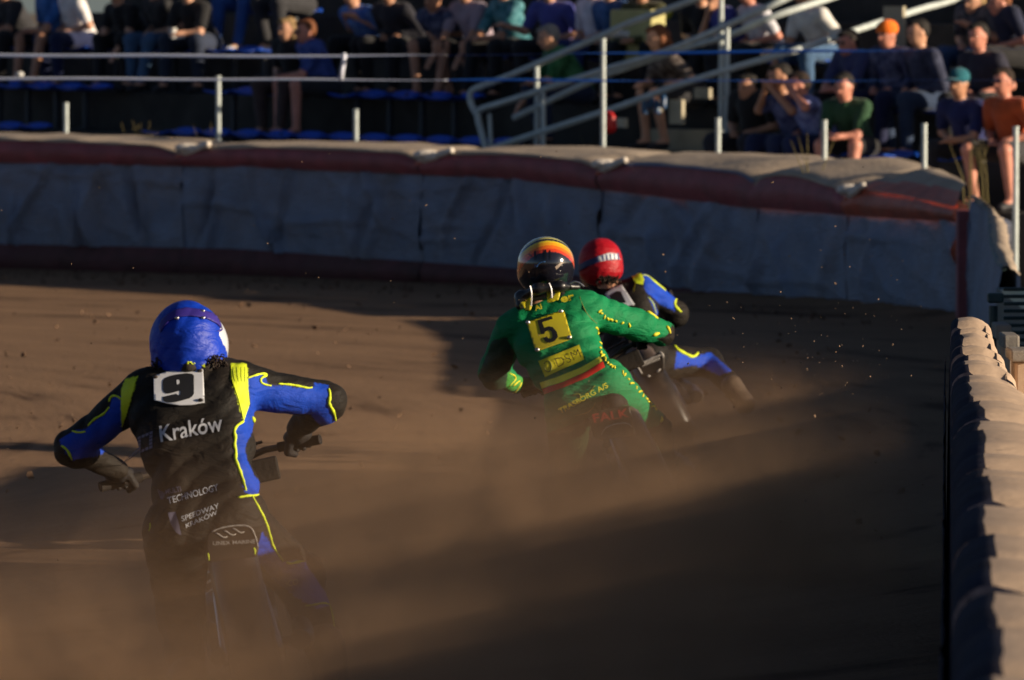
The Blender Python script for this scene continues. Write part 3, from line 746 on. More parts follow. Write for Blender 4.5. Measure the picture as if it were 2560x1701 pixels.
# ================================================================== spectators
SKIN = {0: mat('skin_light', (.62, .33, .21), .5, 0, .12, 12), 1: mat('skin_tanned', (.50, .25, .15), .5, 0, .12, 12), 2: mat('skin_reddish', (.62, .26, .18), .5, 0, .12, 12)}
CL = {}
def cloth(c, pat=0):
    k = 'cloth_%02d_%02d_%02d' % tuple(int(v*99) for v in c)
    if pat: return mat(k+'_print%d' % pat, c, .85, 0, .2, 9, .2, 60, tuple(min(.7, v*2.2+(.05 if pat == 1 else .16)) for v in c), .9, wrinkle=.5, dscale=7 if pat == 1 else 13)
    return mat(k, c, .85, 0, .18, 9, .2, 60, wrinkle=.5, sheen=.1)
M_shoe = mat('shoe_white', (.6, .6, .58), .6, 0, .1, 10); M_shoed = mat('shoe_dark', (.02, .02, .025), .6)
M_glass = mat('dark_glasses', (.01, .01, .012), .15)
M_blond = mat('blond_hair', (.30, .19, .08), .6, 0, .4, 40, .6, 90); M_greyh = mat('grey_hair', (.30, .27, .24), .7, 0, .3, 40, .6, 90)
HAIR = {'brown': M_hair, 'blond': M_blond, 'grey': M_greyh, 'dark': mat('dark_hair', (.012, .009, .007), .7, 0, .4, 40, .6, 90), 'ginger': mat('ginger_hair', (.18, .06, .02), .7, 0, .4, 40, .6, 90)}
def person(xd, k, label, shirt, trous, hair='dark', arms='knees', lean=25, yaw=0, skin=0, hd=(0, 0), cap=None, longh=False, shorts=False, sleeve='short', glasses=False, shoe=0, dz=0, item=None, dlt=0, spread=.17):
    rnd = random.Random(int(xd*7+k)); yaw += rnd.uniform(-22, 22); lean += rnd.uniform(-6, 9); m = (xd*.4339-512)/7300
    p0 = row_pt(k, row_t(k, xd*.4339), .02); P = Vector((p0.x, p0.y, zrow(k, p0.x)+dz))
    a = rad(yaw); f0 = Vector((-NN.x, -NN.y, 0)); Fv = Vector((f0.x*math.cos(a)-f0.y*math.sin(a), f0.x*math.sin(a)+f0.y*math.cos(a), 0)); Rv = Vector((-Fv.y, Fv.x, 0)) # viewer-side right = person's left
    T = lambda r, f, u: P+Rv*r+Fv*f+Vector((0, 0, u))
    root = empty('person', P, label, 'person')
    l = rad(lean); sl, cl = math.sin(l), math.cos(l)
    up = lambda s, r=0, b=0: T(r, .0+s*sl-b*cl, .11+s*cl+b*sl)
    hip = [T(-.09, 0, .1), T(.09, 0, .1)]
    kn = [T(-spread-rnd.uniform(0, .05), .42, .12), T(spread+rnd.uniform(0, .05), .43, .12)]
    an = [T(-spread-.0, .42+rnd.uniform(-.12, .1), -.33), T(spread, .44+rnd.uniform(-.12, .1), -.33)]
    ch = up(.36); nk = up(.50); sh = [up(.43, -.18), up(.43, .18)]
    H = up(.50)+Fv*(.03+hd[0])+Vector((0, 0, .145+hd[1])); 
    hy = Vector((Fv.x, Fv.y, -.25 if lean > 30 else -.08)).normalized()
    HR = hy.cross(Vector((0, 0, 1))).normalized(); HU = HR.cross(hy)
    HM = [list(HR), list(hy), list(HU)]
    hp = lambda r, f, u: H+HR*r+hy*f+HU*u
    def arm(i, mode):
        s = sh[i]; sg = -1 if i == 0 else 1
        if mode == 'knees': e = kn[i]+Vector((0, 0, .09))-Fv*.06-Rv*sg*.01; h_ = T(sg*.04, .50, .20)
        elif mode == 'lap': e = T(sg*.25, .08, .26); h_ = T(sg*.08, .27, .20)
        elif mode == 'face': e = T(sg*.2, .36, .24); h_ = hp(sg*.05, .09, -.09)
        elif mode == 'brow': e = T(sg*.30, .34, .46); h_ = hp(sg*.06, .10, .05)
        elif mode == 'drink': e = T(sg*.27, .30, .42); h_ = hp(sg*.02, .15, -.03)
        elif mode == 'hang': e = kn[i]+Vector((0, 0, .10))-Fv*.10; h_ = kn[i]+Fv*.12+Vector((0, 0, -.16))
        elif mode == 'cross': e = T(sg*.23, .14, .30); h_ = T(-sg*.10, .26, .33)
        elif mode == 'out': e = T(sg*.28, .22, .28); h_ = T(sg*.40, .50, .34)
        elif mode == 'clap': e = T(sg*.24, .15, .28); h_ = T(sg*.03, .42, .42)
        else: e = T(sg*.26, .02, .22); h_ = T(sg*.2, .26, .14)
        return s, e, h_
    modes = arms if isinstance(arms, tuple) else (arms, arms)
    AR = [arm(0, modes[0]), arm(1, modes[1])]
    b = [('e', T(0, .02, .11), (.17, .14, .12)), ('c', T(0, .01, .14), .125, ch, .13), ('c', up(.42, -.11), .075, up(.42, .11), .075), ('c', nk-Vector((0, 0, .04)), .055, H-HU*.05-hy*.02, .05),
         ('e', H, (.076, .098, .115), HM), ('e', hp(0, .03, -.06), (.052, .06, .055), HM), ('c', hp(0, .09, .01), .010, hp(0, .112, -.025), .015, .012)]
    for sg in (-1, 1): b.append(('e', hp(sg*.078, 0, -.005), (.012, .022, .03), HM))
    hands = []
    for (s, e, h_), sg in zip(AR, (-1, 1)):
        w_ = e.lerp(h_, .80); b += [('c', s, .055, e, .042), ('c', e, .043, w_, .026)]
        d = (h_-e).normalized(); sd_ = d.cross(Vector((0, 0, 1)));
        if sd_.length < .2: sd_ = Rv.copy()
        sd_.normalize(); b.append(('c', w_, .028, w_+d*.06, .032)); kn_ = w_+d*.075
        for q, ln in zip((-.027, -.009, .009, .027), (.055, .068, .064, .05)):
            b.append(('c', kn_+sd_*q, .012, kn_+sd_*q*1.2+d*ln+Vector((0, 0, -.02)), .010, .006))
        b.append(('c', w_+d*.02-sd_*.03, .013, w_+d*.065-sd_*.055, .010, .008)); hands.append(kn_+d*.03)
    for i in (0, 1):
        b += [('c', hip[i], .095, kn[i], .062), ('c', kn[i], .06, an[i], .038), ('c', an[i], .04, an[i]+Fv*.12+Vector((0, 0, -.05)), .035)]
    V, F = sdf_mesh(b, .0155, .022); mk('body', V, F, SKIN[skin], root)
    # shirt
    s_ = [('e', T(0, .02, .12), (.18, .155, .12)), ('c', T(0, .01, .15), .138, ch, .142), ('c', up(.42, -.12), .088, up(.42, .12), .088), ('c', ch, .10, nk-Vector((0, 0, .055)), .066)]
    for (s, e, h_) in AR:
        s_.append(('c', s, .072, s.lerp(e, .72) if sleeve == 'short' else e, .060))
        if sleeve == 'long': s_.append(('c', e, .058, e.lerp(h_, .8), .040))
    V, F = sdf_mesh(s_, .02, .03, folds(.008, rnd.randint(0, 99), .8)); mk('shirt', V, F, cloth(shirt, rnd.choice((0, 0, 1, 2))), root)
    t_ = [('e', T(0, .01, .09), (.185, .165, .115))]
    for i in (0, 1):
        t_.append(('c', hip[i], .11, kn[i].lerp(hip[i], .12 if shorts else 0), .082))
        if not shorts: t_.append(('c', kn[i], .079, an[i]+Vector((0, 0, .03)), .055))
    V, F = sdf_mesh(t_, .022, .03, folds(.008, rnd.randint(0, 99), .8)); mk('shorts' if shorts else 'trousers', V, F, cloth(trous), root)
    for i in (0, 1):
        V, F = sdf_mesh([('c', an[i]+Vector((0, 0, -.03)), .045, an[i]+Fv*.15+Vector((0, 0, -.055)), .04)], .016, .02); mk('shoe', V, F, M_shoe if shoe else M_shoed, root)
    hh = [('e', hp(0, -.034, .030), (.084, .090, .103), HM), ('e', hp(.02, .02, .085), (.062, .07, .035), HM)]
    if longh: hh += [('c', hp(0, -.07, .0), .07, hp(.0, -.10, -.2), .05), ('c', hp(.07, -.02, .02), .03, hp(.08, 0, -.2), .025), ('c', hp(-.07, -.02, .02), .03, hp(-.08, 0, -.2), .025)]
    if hair != 'bald':
        V, F = sdf_mesh(hh, .014, .02, folds(.006, 3, 2)); mk('hair', V, F, HAIR[hair], root)
    if cap:
        V, F = sdf_mesh([('e', hp(0, -.012, .055), (.097, .112, .088), HM)], .013, .01); mk('cap', V, F, cloth(cap), root)
        if cap[0] < .7:
            MB().ball((0, 0, 0), (1, 1, 1), 12, 6)
            V, F = sdf_mesh([('e', hp(0, .12, .045), (.07, .075, .014), HM)], .011, .01); mk('cap_peak', V, F, cloth(cap), root)
    if glasses:
        V, F = sdf_mesh([('e', hp(-.034, .096, .012), (.030, .014, .02), HM), ('e', hp(.034, .096, .012), (.030, .014, .02), HM)], .008, .01); mk('sunglasses', V, F, M_glass, root)
    else:
        for sg in (-1, 1): MB().ball(hp(sg*.032, .088, .012), .011, 8, 5).build('eye', M_glass, root)
    return root, hands, hp, T
NAVY = (.010, .018, .07); BLUE = (.02, .07, .30); BLK = (.012, .012, .014); WHT = (.7, .7, .72); DEN = (.06, .13, .25); OLV = (.06, .06, .02); GRN = (.015, .10, .03); RUST = (.45, .08, .02); CHR = (.03, .03, .035)
P_ = person
P_(15, 2, 'spectator in a dark blue top cut off by the left edge of the frame', NAVY, BLK, 'dark', 'lap', 15, skin=1)
r = P_(62, 2, 'spectator in a dark finely striped shirt holding something pale, second from left', CHR, BLK, 'dark', 'knees', 30, skin=1)
r = P_(140, 2, 'spectator in a plain mid-blue shirt beside the white-shirted one', (.02, .10, .33), BLK, 'dark', ('lap', 'knees'), 12, skin=1, shorts=True)
r = P_(192, 2, 'spectator in a bright white shirt, only torso in view at top left', (.85, .82, .82), NAVY, 'dark', 'lap', 18)
r = P_(325, 2, 'spectator in black with bare forearms resting on the knees and one hand hanging', BLK, BLK, 'dark', ('knees', 'hang'), 38, yaw=10, skin=0)
r = P_(398, 2, 'spectator in pale washed jeans beside the hanging hand', BLK, DEN, 'dark', 'lap', 20, skin=0)
r = P_(470, 2, 'spectator in black holding a white cup between the knees', BLK, (.02, .03, .06), 'dark', 'knees', 40, skin=0)
a = r[1][1]; o = MB().tube([Vector(a)-Vector((0, 0, .05)), Vector(a)+Vector((0, 0, .06))], [.032, .042], 10).build('cup', M_shoe, None, True, 40, loc=a); tag(o, 'white cup held by the spectator in black', 'cup')
P_(598, 3, 'spectator with one white shoe showing at the top edge above the empty row', BLK, (.03, .10, .35), 'dark', 'lap', 10, shoe=1)
P_(690, 3, 'spectator at the top edge with white shoes above the empty dark row', BLK, CHR, 'dark', 'lap', 10, shoe=1)
P_(690, 1, 'blond woman in a dark sleeveless top sitting beside the man in the blue shirt', BLK, (.07, .045, .04), 'blond', 'lap', 16, skin=0, longh=True, shorts=False, hd=(0, -.06))
P_(748, 1, 'man with a reddish face and dark glasses in a navy blue T-shirt', (.02, .045, .20), CHR, 'ginger', ('lap', 'knees'), 22, skin=2, glasses=True, hd=(0, -.06), shorts=True)
P_(868, 2, 'spectator in a bright blue top bent forward over clasped hands', (.03, .10, .42), BLK, 'dark', 'clap', 42, skin=0)
P_(935, 2, 'spectator in a dark jacket hunched beside the bright blue top', (.02, .02, .03), BLK, 'dark', 'lap', 25, skin=1, sleeve='long')
P_(1045, 2, 'spectator in a navy T-shirt with a pale scribbled print and bare legs', (.012, .02, .07), CHR, 'brown', 'lap', 40, skin=1, shorts=True, hd=(0, -.02))
P_(1110, 2, 'spectator with a pale patterned sleeve left of the teal shirt', (.35, .28, .34), BLK, 'dark', 'hang', 20, skin=1, shorts=True)
P_(1192, 2, 'spectator in a dark teal shirt above the lower end of the railings', (.01, .12, .15), BLK, 'dark', 'knees', 24, skin=1)
P_(1290, 2, 'spectator in a violet-blue shirt reaching out an arm above the railings', (.07, .08, .34), BLK, 'brown', ('out', 'lap'), 20, skin=0)
P_(1330, 1, 'grey-haired spectator in a dark green shirt leaning forward behind the railings', GRN, (.02, .03, .07), 'grey', ('hang', 'knees'), 34, skin=0, hd=(.02, -.05))
P_(1385, 2, 'spectator in a white and blue jersey above the far railing', (.68, .68, .80), (.03, .05, .2), 'brown', 'lap', 18, skin=0)
P_(1432, 2, 'spectator in a petrol blue shirt left of the olive jacket', (.02, .07, .20), BLK, 'blond', 'lap', 14, skin=0)
P_(1500, 2, 'spectator in an olive jacket with a yellow glove at the upper railing', OLV, BLK, 'dark', 'knees', 20, skin=1, sleeve='long')
a = Q(1530, 44, 73.5); V, F = sdf_mesh([('c', a, .045, a+Vector((.05, 0, .06)), .04), ('c', a+Vector((.0, 0, 0)), .02, a+Vector((-.06, -.02, .03)), .015)], .012, .02)
tag(mk('glove', V, F, M_yellow_pl, None, True, loc=a), 'yellow glove resting on the knee of the olive jacket wearer', 'glove')
P_(1588, 1, 'woman with long ginger-brown hair in a dark top between the railings', (.03, .018, .015), CHR, 'ginger', ('knees', 'lap'), 30, skin=0, longh=True, shorts=True)
P_(1640, 2, 'spectator with bare arms behind the long-haired woman', BLK, BLK, 'brown', 'lap', 24, skin=0)
P_(1712, 2, 'spectator in a violet-blue T-shirt right of the vertical railing post', (.05, .06, .30), CHR, 'brown', ('face', 'knees'), 30, skin=0)
P_(1775, 2, 'spectator with a white sleeve where the railings climb to the right', (.6, .6, .66), BLK, 'dark', 'lap', 30, skin=2)
P_(1905, 2, 'spectator in a white T-shirt and pale jeans, bare arm stretched down', (.75, .73, .68), DEN, 'dark', ('hang', 'lap'), 28, skin=1)
P_(1998, 1, 'man in sunglasses and a navy shirt with white shoulders left of the orange cap', (.05, .06, .16), CHR, 'dark', 'knees', 24, skin=2, glasses=True, hd=(0, -.08))
P_(2066, 1, 'spectator in a bright orange knitted cap and navy hooded top', (.02, .025, .08), (.01, .015, .06), 'dark', 'lap', 22, skin=2, cap=(1.0, .20, .01), sleeve='long', hd=(0, -.03))
P_(1846, 0, 'spectator in a dark navy top drinking, both hands at the mouth', (.015, .02, .09), NAVY, 'dark', ('drink', 'drink'), 20, skin=1, hd=(0, .02))
P_(1900, 0, 'man resting his forehead on one hand, navy jersey with white sleeves', (.10, .12, .34), NAVY, 'brown', ('lap', 'brow'), 26, skin=2, hd=(0, -.04))
P_(1976, 0, 'red-faced man in a dark green shirt with pale shoes in the lowest row', (.02, .07, .03), BLK, 'dark', 'knees', 26, skin=2, hd=(0, -.02), shorts=True, shoe=1)
P_(2150, 1, 'person in dark denim right of the orange cap with a small white badge', (.015, .02, .05), (.02, .04, .09), 'dark', 'lap', 12, skin=0, sleeve='long')
P_(2236, 0, 'spectator in a teal cap and navy T-shirt with faint chest lettering', (.010, .016, .09), CHR, 'dark', ('lap', 'knees'), 22, skin=1, cap=(.01, .13, .17))
P_(2285, 1, 'spectator with a bowed face between the teal cap and the orange shirt', (.02, .02, .04), BLK, 'dark', 'lap', 30, skin=2)
P_(2340, 0, 'spectator in a rust-orange shirt with one bare knee at the right edge', RUST, CHR, 'brown', 'lap', 16, skin=2, shorts=True, glasses=True, spread=.2)
P_(2270, 2, 'woman with long blond hair at the top right, hand raised', (.02, .02, .03), (.03, .07, .16), 'blond', ('lap', 'clap'), 24, skin=0, longh=True, hd=(0, -.12))
P_(2348, 2, 'spectator with a patterned collar in the top right corner', (.015, .02, .05), BLK, 'ginger', 'lap', 24, skin=2, hd=(0, -.12))
P_(1745, 0, 'spectator in dark clothes below the railings, first in the lowest row', (.015, .013, .014), (.02, .02, .03), 'dark', 'lap', 22, skin=1, hd=(0, -.12))
# loose things in the stand
M_bag = mat('cream_card', (.50, .46, .20), .8, 0, .1, 6)
a = Q(1470, 82, 70.6); r_ = empty('cream_box', a, 'pale yellow box held up above the handrail', 'box')
bevbox('box_body', a, (.60, .2, .50), M_bag, r_, .02, ang); MB().tube([Q(1405, 78, 70.3), Q(1450, 80, 70.3)], .035, 8).build('box_handle', M_shoe, r_)
a = Q(1402, 281, 67.3); V, F = sdf_mesh([('e', a, (.075, .06, .10)), ('e', a+Vector((.02, 0, -.05)), (.06, .05, .06))], .012, .02)
tag(mk('red_bottle', V, F, mat('red_plastic', (.55, .02, .02), .4), None, True, loc=a), 'small red container beside the tallest grey post', 'bottle')
a = Q(1510, 250, 68.6); r_ = empty('bottle_pack', a, 'cluster of blue-topped bottles on the gangway steps', 'bottles')
for k in range(4):
    c = a+Vector((.06*k-.1, .04*(k % 2), .05*(k % 2)-.05)); MB().tube([c, c+Vector((0, 0, .10)), c+Vector((0, 0, .13))], [.03, .03, .012], 8).build('bottle', mat('blue_bottle', (.01, .06, .16), .4), r_)
a = Q(45, 172, 73); o = MB().ball(a, (.045, .035, .03), 10, 6).build('paper_cup', M_shoe, None, True, None, loc=a); tag(o, 'crumpled white cup on the step at far left', 'cup')
# dry weeds growing at the fence foot
M_weed = mat('dry_weed', (.16, .13, .05), .9)
mb = MB()
for (xd, h_) in ((300, .25), (312, .22), (330, .18), (478, .28), (1355, .1), (1862, .25), (2228, .2), (2266, .2)):
    c = Q(xd, 320, 70 if xd < 1400 else 61.5); Y = c.y
    for q in range(4):
        d = random.uniform(-.09, .09); mb.tube([(c.x+q*.02, Y, .6), (c.x+d*.5+q*.02, Y, 1.1), (c.x+d*2+q*.02, Y+.02, 1.2+h_*random.uniform(.5, 1.1))], [.006, .005, .002], 4)
tag(mb.build('weeds', M_weed, None, True, None, loc=(0, 66, .6)), kind='stuff')

# ================================================================== motorcycles
def bike(C, yawx, lean, cbar, label, plate, hw=.36):
    Fw = Vector((yawx, 1, 0)).normalized(); R0 = Vector((Fw.y, -Fw.x, 0)); l = rad(lean)
    Up = Vector((0, 0, 1))*math.cos(l)-R0*math.sin(l); Rt = R0*math.cos(l)+Vector((0, 0, 1))*math.sin(l)
    C = Vector(C); B = lambda a, b, c: C+Fw*a+Rt*b+Up*c
    root = empty('speedway_motorcycle', C, label, 'motorcycle')
    Rw = .325
    # rear wheel
    wr = empty('wheel', (0, 0, 0)); wr.parent = root
    MB().torus(B(0, 0, Rw), Rt, Rw-.045, .046, 44, 10).build('tyre', M_black, wr)
    mb = MB()
    for k in range(44):
        a = 2*math.pi*k/44
        for sgn in (-.026, 0, .026):
            d = Fw*math.cos(a)+Up*math.sin(a); c = B(0, 0, Rw)+d*(Rw-.002-abs(sgn)*.25)+Rt*sgn
            M = Matrix((tuple(d.cross(Rt)), tuple(Rt), tuple(d))).transposed(); mb.box(c, (.028, .018, .014), M)
    mb.build('tread_blocks', M_black, wr, False, None).__setitem__('kind', 'stuff')
    MB().torus(B(0, 0, Rw), Rt, Rw-.09, .014, 40, 8).build('rim', M_chrome, wr)
    mb = MB()
    for k in range(18):
        a = 2*math.pi*k/18; d = Fw*math.cos(a)+Up*math.sin(a); mb.tube([B(0, .03*(-1)**k, Rw), B(0, 0, Rw)+d*(Rw-.09)], .003, 4)
    mb.build('spokes', M_chrome, wr); MB().tube([B(0, -.08, Rw), B(0, .08, Rw)], .03, 12).build('hub', M_bmetal, wr)
    # front wheel
    wf = empty('wheel', (0, 0, 0)); wf.parent = root; RF = .33; Fd = (Fw*1.0-R0*.0).normalized()
    fa = 1.33
    MB().torus(B(fa, 0, RF), Rt, RF-.03, .032, 44, 8).build('tyre', M_black, wf); MB().torus(B(fa, 0, RF), Rt, RF-.065, .012, 40, 8).build('rim', M_chrome, wf)
    mb = MB()
    for k in range(18):
        a = 2*math.pi*k/18; d = Fw*math.cos(a)+Up*math.sin(a); mb.tube([B(fa, .02*(-1)**k, RF), B(fa, 0, RF)+d*(RF-.065)], .003, 4)
    mb.build('spokes', M_chrome, wf)
    # mudguard over the rear wheel, seen from behind
    n, mseg = 16, 10; V = []
    for i in range(n+1):
        th = rad(118)-rad(110)*i/n*1.0
        for j in range(mseg+1):
            u = j/mseg*2-1; r = .44-.075*abs(u)**3.2; V.append(B(0, 0, Rw)+Fw*(-math.cos(th-rad(30))*r)*1.0+Up*(math.sin(th-rad(30))*r)+Rt*(u*.085))
    V2 = []
    for i in range(n+1):
        al = rad(200)-rad(150)*i/n       # angle from forward axis, going over the top
        for j in range(mseg+1):
            u = j/mseg*2-1; r = .43-.05*abs(u)**3; V2.append(B(0, 0, Rw)+Fw*(math.cos(al)*r)+Up*(math.sin(al)*r+0)+Rt*(u*.088))
    F = [(i*(mseg+1)+j, i*(mseg+1)+j+1, (i+1)*(mseg+1)+j+1, (i+1)*(mseg+1)+j) for i in range(n) for j in range(mseg)]
    mg = mk('mudguard', V2, F, mat('black_plastic', (.014, .013, .014), .35, 0, .2, 8, 0, 30, SANDC, .45), root)
    s_ = mg.modifiers.new('s', 'SOLIDIFY'); s_.thickness = .004
    # seat, frame, engine
    V, F = sdf_mesh([('c', B(.22, 0, .74), .06, B(.55, 0, .70), .055), ('c', B(.12, 0, .775), .045, B(.25, 0, .75), .055)], .014, .04); mk('seat', V, F, M_black, root)
    mb = MB()
    for sg in (-1, 1):
        mb.tube([B(0, sg*.1, Rw), B(.45, sg*.09, .42), B(.5, sg*.05, .68)], .013, 8); mb.tube([B(0, sg*.1, Rw), B(.22, sg*.07, .68)], .012, 8)
        mb.tube([B(.45, sg*.1, .25), B(.95, sg*.06, .3), B(1.05, 0, .72)], .014, 8)
    mb.tube([B(.2, 0, .70), B(.6, 0, .68), B(1.05, 0, .84)], .016, 8); mb.build('frame', M_chrome, root)
    mb = MB().tube([B(.62, -.12, .38), B(.62, .12, .38)], .14, 18).tube([B(.66, 0, .42), B(.80, 0, .72)], .08, 14)
    for k in range(7): mb.tube([B(.68+.017*k, 0, .5+.03*k), B(.683+.017*k, 0, .508+.03*k)], .115, 14)
    mb.build('engine', M_chrome, root)
    V, F = sdf_mesh([('c', B(.68, 0, .78), .075, B(.92, 0, .84), .06)], .014, .03); mk('fuel_tank', V, F, M_black, root)
    MB().tube(smooth_path([B(.82, .10, .62), B(.75, .17, .40), B(.45, .19, .36), B(.05, .19, .34), B(-.2, .17, .36)]), [.020]*8+[.028]*5+[.036]*12, 12).build('exhaust', M_bmetal, root)
    for sg in (-1, 1): MB().tube([B(fa, sg*.065, RF), B(fa-.17, sg*.065, .66), B(fa-.27, sg*.06, .92)], [.014, .018, .018], 8).build('fork_leg', M_chrome, root)
    MB().tube([B(.5, .1, .3), B(.5, .26, .3)], .016, 8).build('footrest', M_bmetal, root)
    MB().tube([B(-.02, -.12, Rw+.02), B(.5, -.13, .40)], .03, 8).build('chain_guard', M_bmetal, root)
    hb = B(1.0, 0, cbar)
    pts = [hb+Rt*x*hw+Fw*(.03-abs(x)**1.5*.12)+Up*(-.05+.05*min(1, abs(x)*2)) for x in np.linspace(-1, 1, 17)]
    MB().tube(pts, .012, 8).build('handlebar', M_bmetal, root)
    for sg, a, b_ in ((-1, 0, 3), (1, 13, 16)):
        g = MB().tube(pts[a:b_+1], .019, 10).build('grip', M_black, root)
    MB().tube([pts[3], pts[3]+Fw*.04+Up*.01, pts[0]+Fw*.05], .006, 6).build('clutch_lever', M_chrome, root)
    # pad / front cover
    M3 = Matrix((tuple(Rt), tuple(Fw), tuple(Up))).transposed()
    o = MB().box(hb+Rt*.14-Up*.075+Fw*.05, (.20, .03, .085), M3).build('bar_cover', M_black, root, False); bv = o.modifiers.new('b', 'BEVEL'); bv.width = .008; bv.segments = 2
    MB().tube([hb-Rt*.16+Up*.005, hb+Rt*.20+Up*.03], .006, 6).build('cross_brace', M_bmetal, root)
    return root, B, (pts[1]+pts[2])/2, (pts[14]+pts[15])/2, Rt, Fw, Up, mg
def glove(G, b_, Fw, Up, W, sg, parent, mt):
    """hand closed round a grip: G grip centre, b_ along the bar (outwards), W wrist"""
    b_ = b_.normalized(); W = Vector(W); back = -Fw
    kc = G+Up*.028+Fw*.012      # knuckles over the bar
    pr = [('c', W, .034, G+Up*.030+back*.045, .032), ('c', G+Up*.03+back*.045-b_*.028, .022, kc-b_*.034, .02), ('c', G+Up*.03+back*.045+b_*.028, .022, kc+b_*.034, .02), ('e', G+Up*.030+back*.02, (.045, .04, .026))]
    for q, ln in zip((-.036, -.013, .011, .034), (.92, 1.0, .97, .85)):
        k0 = kc+b_*q; k1 = k0+(Fw*.030-Up*.014)*ln; k2 = k1+(-Up*.034-Fw*.002)*ln; k3 = k2+(-Fw*.026-Up*.004)*ln
        pr += [('c', k0, .0125, k1, .0120, .004), ('c', k1, .0120, k2, .0112, .004), ('c', k2, .0112, k3, .010, .004)]
    t0 = G+back*.045-b_*.035+Up*.01
    pr += [('c', t0, .017, t0-Up*.03-b_*.012+Fw*.01, .0145, .008), ('c', t0-Up*.03-b_*.012+Fw*.01, .0145, t0-Up*.045+b_*.012+Fw*.03, .012, .008)]
    V, F = sdf_mesh(pr, .0058, .012); return mk('glove', V, F, mt, parent)
def ell_paint(V): return PX(V)
M_suit = mat('race_suit', (1, 1, 1), .7, 0, .12, 14, .12, 120, SANDC, .06, attr='paint', wrinkle=.42, spec=.2)
M_glove = mat('black_glove', (.010, .010, .012), .7, 0, .3, 30, .3, 90, SANDC, .05, spec=.25)
M_boot = mat('black_boot', (.014, .013, .013), .5, 0, .3, 20, .2, 60, SANDC, .5)
def frame_body(root, J, vox=.02):
    pr = []
    for a, ra, b_, rb in J: pr.append(('c', a, ra, b_, rb))
    V, F = sdf_mesh(pr, vox, .03); mk('body', V, F, SKIN[1], root)

def shell(name, H, R, up, fwd, prim, parent, mt, vox=.006, k=.02, dsp=None):
    return None
def axes(up, fwd):
    up = Vector(up).normalized(); f = Vector(fwd); f = (f-up*f.dot(up)).normalized(); return f.cross(up), f, up

KNE = (.60, .74, .02); KBL = (.003, .048, .42); KBK = (.008, .007, .006); KGR = (.0, .19, .065)
# ------------------------------------------------------------------ rider 9
CB = (-.835, 25.35, 0)
bk = bike(CB, -.06, 12, .95, 'speedway motorcycle under the rider in blue and black, nearest of the three', 9, .405)
root9 = empty('person', (-.95, 25.5, 0), 'rider with blue helmet cover and number 9 on a black and blue suit', 'person', 'riders')
_, B9, GL9, GR9, Rt9, Fw9, Up9, mg9 = bk
s9 = lambda x, y, Y=25.7: S(x, y, Y)
wl = GL9-Fw9*.09+Up9*.05; wrp = GR9-Fw9*.09+Up9*.06
prims = [('c', s9(385, 985, 25.82), .095, s9(580, 968, 25.82), .095), ('c', s9(415, 1048, 25.78), .128, s9(545, 1040, 25.78), .128), ('c', s9(435, 1130, 25.7), .118, s9(555, 1120, 25.7), .118),
         ('c', s9(458, 1225, 25.62), .116, s9(565, 1215, 25.62), .116), ('c', s9(455, 1320, 25.5), .128, s9(580, 1300, 25.5), .128),
         ('c', s9(430, 960, 25.85), .07, s9(545, 945, 25.85), .075),
         ('c', s9(352, 985, 25.84), .074, s9(185, 1118, 25.98), .058), ('e', s9(182, 1120, 25.99), (.062, .066, .062)), ('c', s9(186, 1122, 25.99), .058, wl, .036),
         ('c', s9(610, 965, 25.84), .078, s9(812, 1002, 25.98), .064), ('e', s9(818, 1006, 25.98), (.066, .068, .064)), ('c', s9(812, 1012, 26.0), .063, wrp, .038),
         ('c', s9(440, 1350, 25.5), .115, s9(452, 1540, 25.85), .082), ('c', s9(452, 1540, 25.85), .08, s9(470, 1720, 25.55), .06),
         ('c', s9(600, 1325, 25.55), .115, s9(742, 1440, 25.98), .086), ('e', s9(748, 1440, 25.98), (.085, .085, .08)), ('c', s9(748, 1445, 25.98), .08, s9(815, 1640, 25.7), .062)]
V, F = sdf_mesh(prims, .0085, .035, folds(.008, 4, 1.25))
suit = mk('race_suit', V, F, M_suit, root9)
z5 = lambda L_: [(100+x/2.95, 720+y/2.95) for x, y in L_]
z6 = lambda L_: [(300+x/2.845, 1150+y/2.845) for x, y in L_]
px, py = PX(V); C = np.tile(np.array(KBK), (len(V), 1))
bluepolys = [z5([(1530, 670), (1600, 645), (1650, 640), (1690, 720), (1760, 715), (1900, 735), (2010, 740), (2030, 700), (2120, 715), (2130, 860), (2190, 990), (2170, 1080), (2050, 1000), (1990, 930), (1560, 945)]),
             z5([(600, 800), (530, 800), (515, 880), (430, 960), (340, 1040), (235, 1060), (140, 1120), (160, 1170), (240, 1270), (420, 1240), (600, 1150), (600, 1000)]),
             z5([(1540, 860), (1600, 950), (1560, 1080), (1510, 1180), (1530, 1270), (1580, 1380), (1680, 1500), (1560, 1540), (1510, 1500), (1480, 1370), (1430, 1240), (1430, 1050), (1500, 980)]),
             z6([(1010, 510), (1080, 610), (1160, 730), (1300, 715), (1400, 850), (1520, 1030), (1400, 1060), (1250, 980), (1100, 860), (960, 700)])]
for P in bluepolys: C[inpoly(px, py, P)] = KBL
for P in (z5([(1405, 555), (1525, 555), (1530, 650), (1545, 860), (1500, 985), (1455, 820), (1415, 680)]), z5([(630, 670), (720, 650), (690, 760), (650, 900), (600, 1035), (596, 850), (600, 740)])):
    C[inpoly(px, py, P)] = KNE
setcol(suit, C); b9 = bvh_of(suit)
decal('neon_panel', z5([(1408, 575), (1522, 568), (1530, 650), (1540, 860), (1500, 985), (1462, 825), (1418, 690)]), b9, M_neon, suit, .003)
decal('neon_panel', z5([(636, 690), (716, 662), (690, 760), (652, 900), (604, 1030), (600, 850), (606, 760)]), b9, M_neon, suit, .003)
